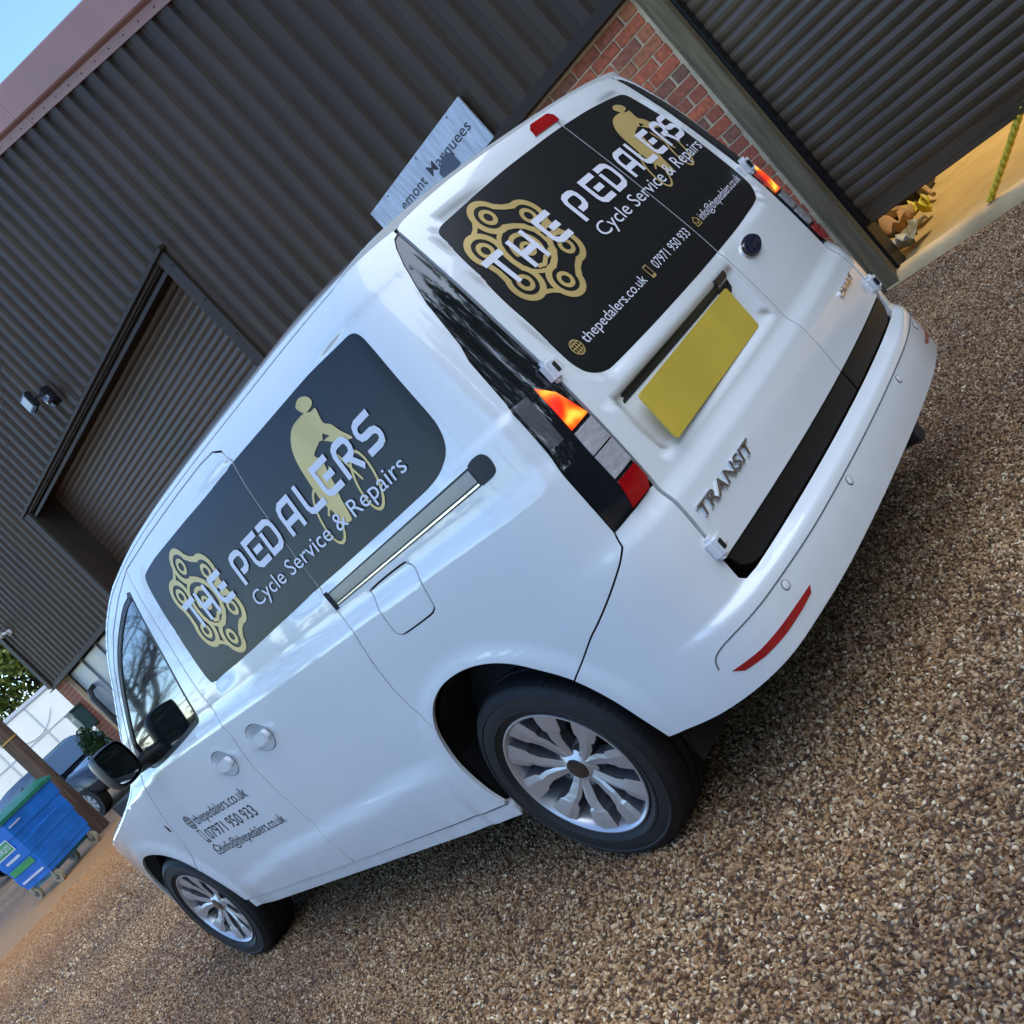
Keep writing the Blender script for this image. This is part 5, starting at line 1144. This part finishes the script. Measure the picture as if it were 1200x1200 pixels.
def clumpy(c, rad, k, seed):
    r0 = np.random.default_rng(seed); cc_ = r0.normal(size=(k, 3)); cc_ /= np.linalg.norm(cc_, axis=1, keepdims=True); cc_ *= r0.uniform(.35, 1., (k, 1)); cr = r0.uniform(.22, .42, k)
    def fn(n, r):
        i = r.integers(0, k, n); d = r.normal(size=(n, 3)); d /= np.linalg.norm(d, axis=1, keepdims=True); d *= r.uniform(.5, 1, (n, 1))**.5
        return np.array(c)+(cc_[i]+d*cr[i][:, None])*np.array(rad)
    return fn
def tree(name, base, h, rad, n, k, size, seed, mat, label, cat='tree', group=None):
    t = empty(name, base, label=label, cat=cat, group=group); x, y, z = base
    mb = MB(); mb.tube([(x, y, -.1), (x+.05, y, h*.3), (x-.05, y+.05, h*.75)], [.04*h, .03*h, .01*h], 9); mb.build('trunk', BARK, t, True)
    V, F = leaves(n, clumpy((x, y, h*.58), rad, k, seed), size, seed); mesh_obj('crown', V, F, mat, t); return t
tree('evergreen_tree', (11.0, 35.5, 0), 8.5, (3.4, 2.6, 4.4), 26000, 80, .11, 11, LEAF, 'dense green tree rising behind the lorry at the building corner', group='trees behind the lorry')
tree('evergreen_tree', (6.8, 37.0, 0), 6.6, (3.2, 2.4, 3.4), 18000, 70, .11, 12, LEAF, 'lower green tree behind the left part of the lorry', group='trees behind the lorry')
for i, (x, y, hh) in enumerate([(-13, -11, 9), (-8.5, -14, 10.5), (-4, -15.5, 9.5), (.5, -16, 11), (5, -15, 10), (9.5, -13.5, 9)]):
    tree('evergreen_tree', (x, y, 0), hh, (3.0, 2.4, hh*.46), 3600, 34, .26, 60+i, LEAF, ['evergreen at the left end of the row behind the photographer', 'second evergreen of the row behind the photographer', 'third evergreen of the row behind the photographer', 'tallest evergreen of the row behind the photographer', 'fifth evergreen of the row behind the photographer', 'evergreen at the right end of the row behind the photographer'][i], group='evergreens behind the photographer')
bx_ = W(16.2, .38, 0)
bush = empty('clipped_conifer', bx_, label='small round clipped conifer against the grey panels by the van mirror', cat='bush')
mb = MB(); mb.tube([(bx_[0], bx_[1], 0), (bx_[0], bx_[1], .8)], .03, 8); mb.build('stem', BARK, bush, True)
V, F = leaves(5000, clumpy((bx_[0], bx_[1], 1.02), (.22, .22, .40), 60, 5), .022, 5); mesh_obj('foliage', V, F, LEAFD, bush)
# bare trees across the yard: the van's glass and paint mirror them
def bare_tree(base, h, seed, label):
    r = random.Random(seed); t = empty('bare_tree', base, label=label, cat='tree', group='bare trees across the yard'); trunk = MB(); br = MB()
    def grow(mb, p, d, L_, rad, lvl):
        pts = [p]; n = 3
        for i in range(n):
            d = (d+Vector((r.gauss(0, .13), r.gauss(0, .13), r.gauss(.03, .10)))).normalized(); pts.append(pts[-1]+d*L_/n)
        mb.tube(pts, [rad, rad*.85, rad*.7, rad*.55], 6 if lvl < 2 else (4 if lvl < 4 else 3), False)
        if lvl >= 6 or rad < .004: return
        for k in range(3 if lvl < 5 else 2):
            a = r.uniform(.3, .85); ax = Vector((r.gauss(0, 1), r.gauss(0, 1), r.gauss(0, .6))).normalized(); nd = (Matrix.Rotation(a, 3, ax) @ d); nd.z += .10; nd.normalize()
            q = pts[-1] if k == 0 else pts[r.choice([1, 2, 3])]
            grow(br, q, nd, L_*r.uniform(.62, .85), rad*r.uniform(.45, .62), lvl+1)
    b = Vector(base); grow(trunk, b-Vector((0, 0, .1)), Vector((r.gauss(0, .05), r.gauss(0, .05), 1)).normalized(), h*.30, h*.022, 0)
    trunk.build('trunk', BARK, t, True); mesh_obj('branches', br.V, br.F, BARK, t)
for i, (x, y, h) in enumerate([(-8.5, 15.5, 8.5), (-11.5, 21, 10), (-9.0, 26, 9), (-13, 12.5, 10), (-14, 5.0, 9.5), (-15.5, -3.5, 9), (-6.5, 33, 10), (-7.2, 18.5, 8), (-10.2, 17.6, 9), (-6.4, 22.5, 9)]):
    bare_tree((x, y, 0), h, 40+i, ['bare tree nearest the van across the yard', 'tall bare tree second along the far verge', 'bare tree third along the far verge', 'broad bare tree set back from the yard', 'bare tree level with the sliding door across the yard', 'bare tree behind the photographer on the verge', 'far bare tree at the end of the verge', 'slim bare tree close by the yard edge', 'bare tree between the first two on the verge', 'bare tree leaning over the far yard entrance'][i])
hd_m = leaf_mat('hedge_leaf', [(0, (.03, .025, .010)), (.5, (.07, .055, .020)), (1, (.10, .09, .03))])
def hedge_fn(n, r): return np.stack([-17+r.normal(size=n)*.7+1.0*np.sin(np.linspace(0, 9, n)), r.uniform(-25, 60, n), np.abs(r.normal(size=n))*.9], 1)
V, F = leaves(14000, hedge_fn, .16, 77); tag(mesh_obj('hedge', V, F, hd_m), 'scrubby brown hedge along the far side of the yard', 'hedge', kind='stuff')
V = []; F = []; ys = np.linspace(-40, 80, 40)
for i, y in enumerate(ys):
    for x, z in ((-17, -.05), (-18.5, .9+.25*math.sin(y*.7)), (-21, 1.5+.3*math.sin(y*.4+1)), (-28, 1.6)): V.append((x, y, z))
for i in range(39):
    for j in range(3): F.append((4*i+j, 4*i+j+1, 4*i+5+j, 4*i+4+j))
def blocker_hedge_fn(n, r): return np.stack([r.uniform(-20, 16, n), -9.5+r.normal(size=n)*.6+.8*np.sin(np.linspace(0, 40, n)), np.abs(r.normal(size=n))*1.5], 1)  # unseen hedge, added so the door mirror does not catch the bright horizon
Vh, Fh = leaves(16000, blocker_hedge_fn, .20, 78); tag(mesh_obj('hedge', Vh, Fh, hd_m), 'unseen scrubby hedge added behind the camera to darken the door mirror', 'hedge', kind='stuff')
V2 = []; F2 = []; xs2 = np.linspace(-30, 30, 30)
for i, x in enumerate(xs2):
    for y, z in ((-9.5, -.05), (-11, 1.4+.3*math.sin(x*.8)), (-13, 2.6+.4*math.sin(x*.5+1)), (-20, 3.0)): V2.append((x, y, z))
for i in range(29):
    for j in range(3): F2.append((4*i+j, 4*i+4+j, 4*i+5+j, 4*i+j+1))
tag(mesh_obj('bank', V2, F2, pmat('blocker_bank', (.09, .07, .04), .9, var=.35, scale=1.5), smooth=True), kind='structure')  # unseen bank, added to block the bright band left below the trees in the mirror
tag(mesh_obj('bank', V, F, pmat('earth_bank', (.11, .08, .045), .9, var=.35, scale=1.5), smooth=True), kind='structure')
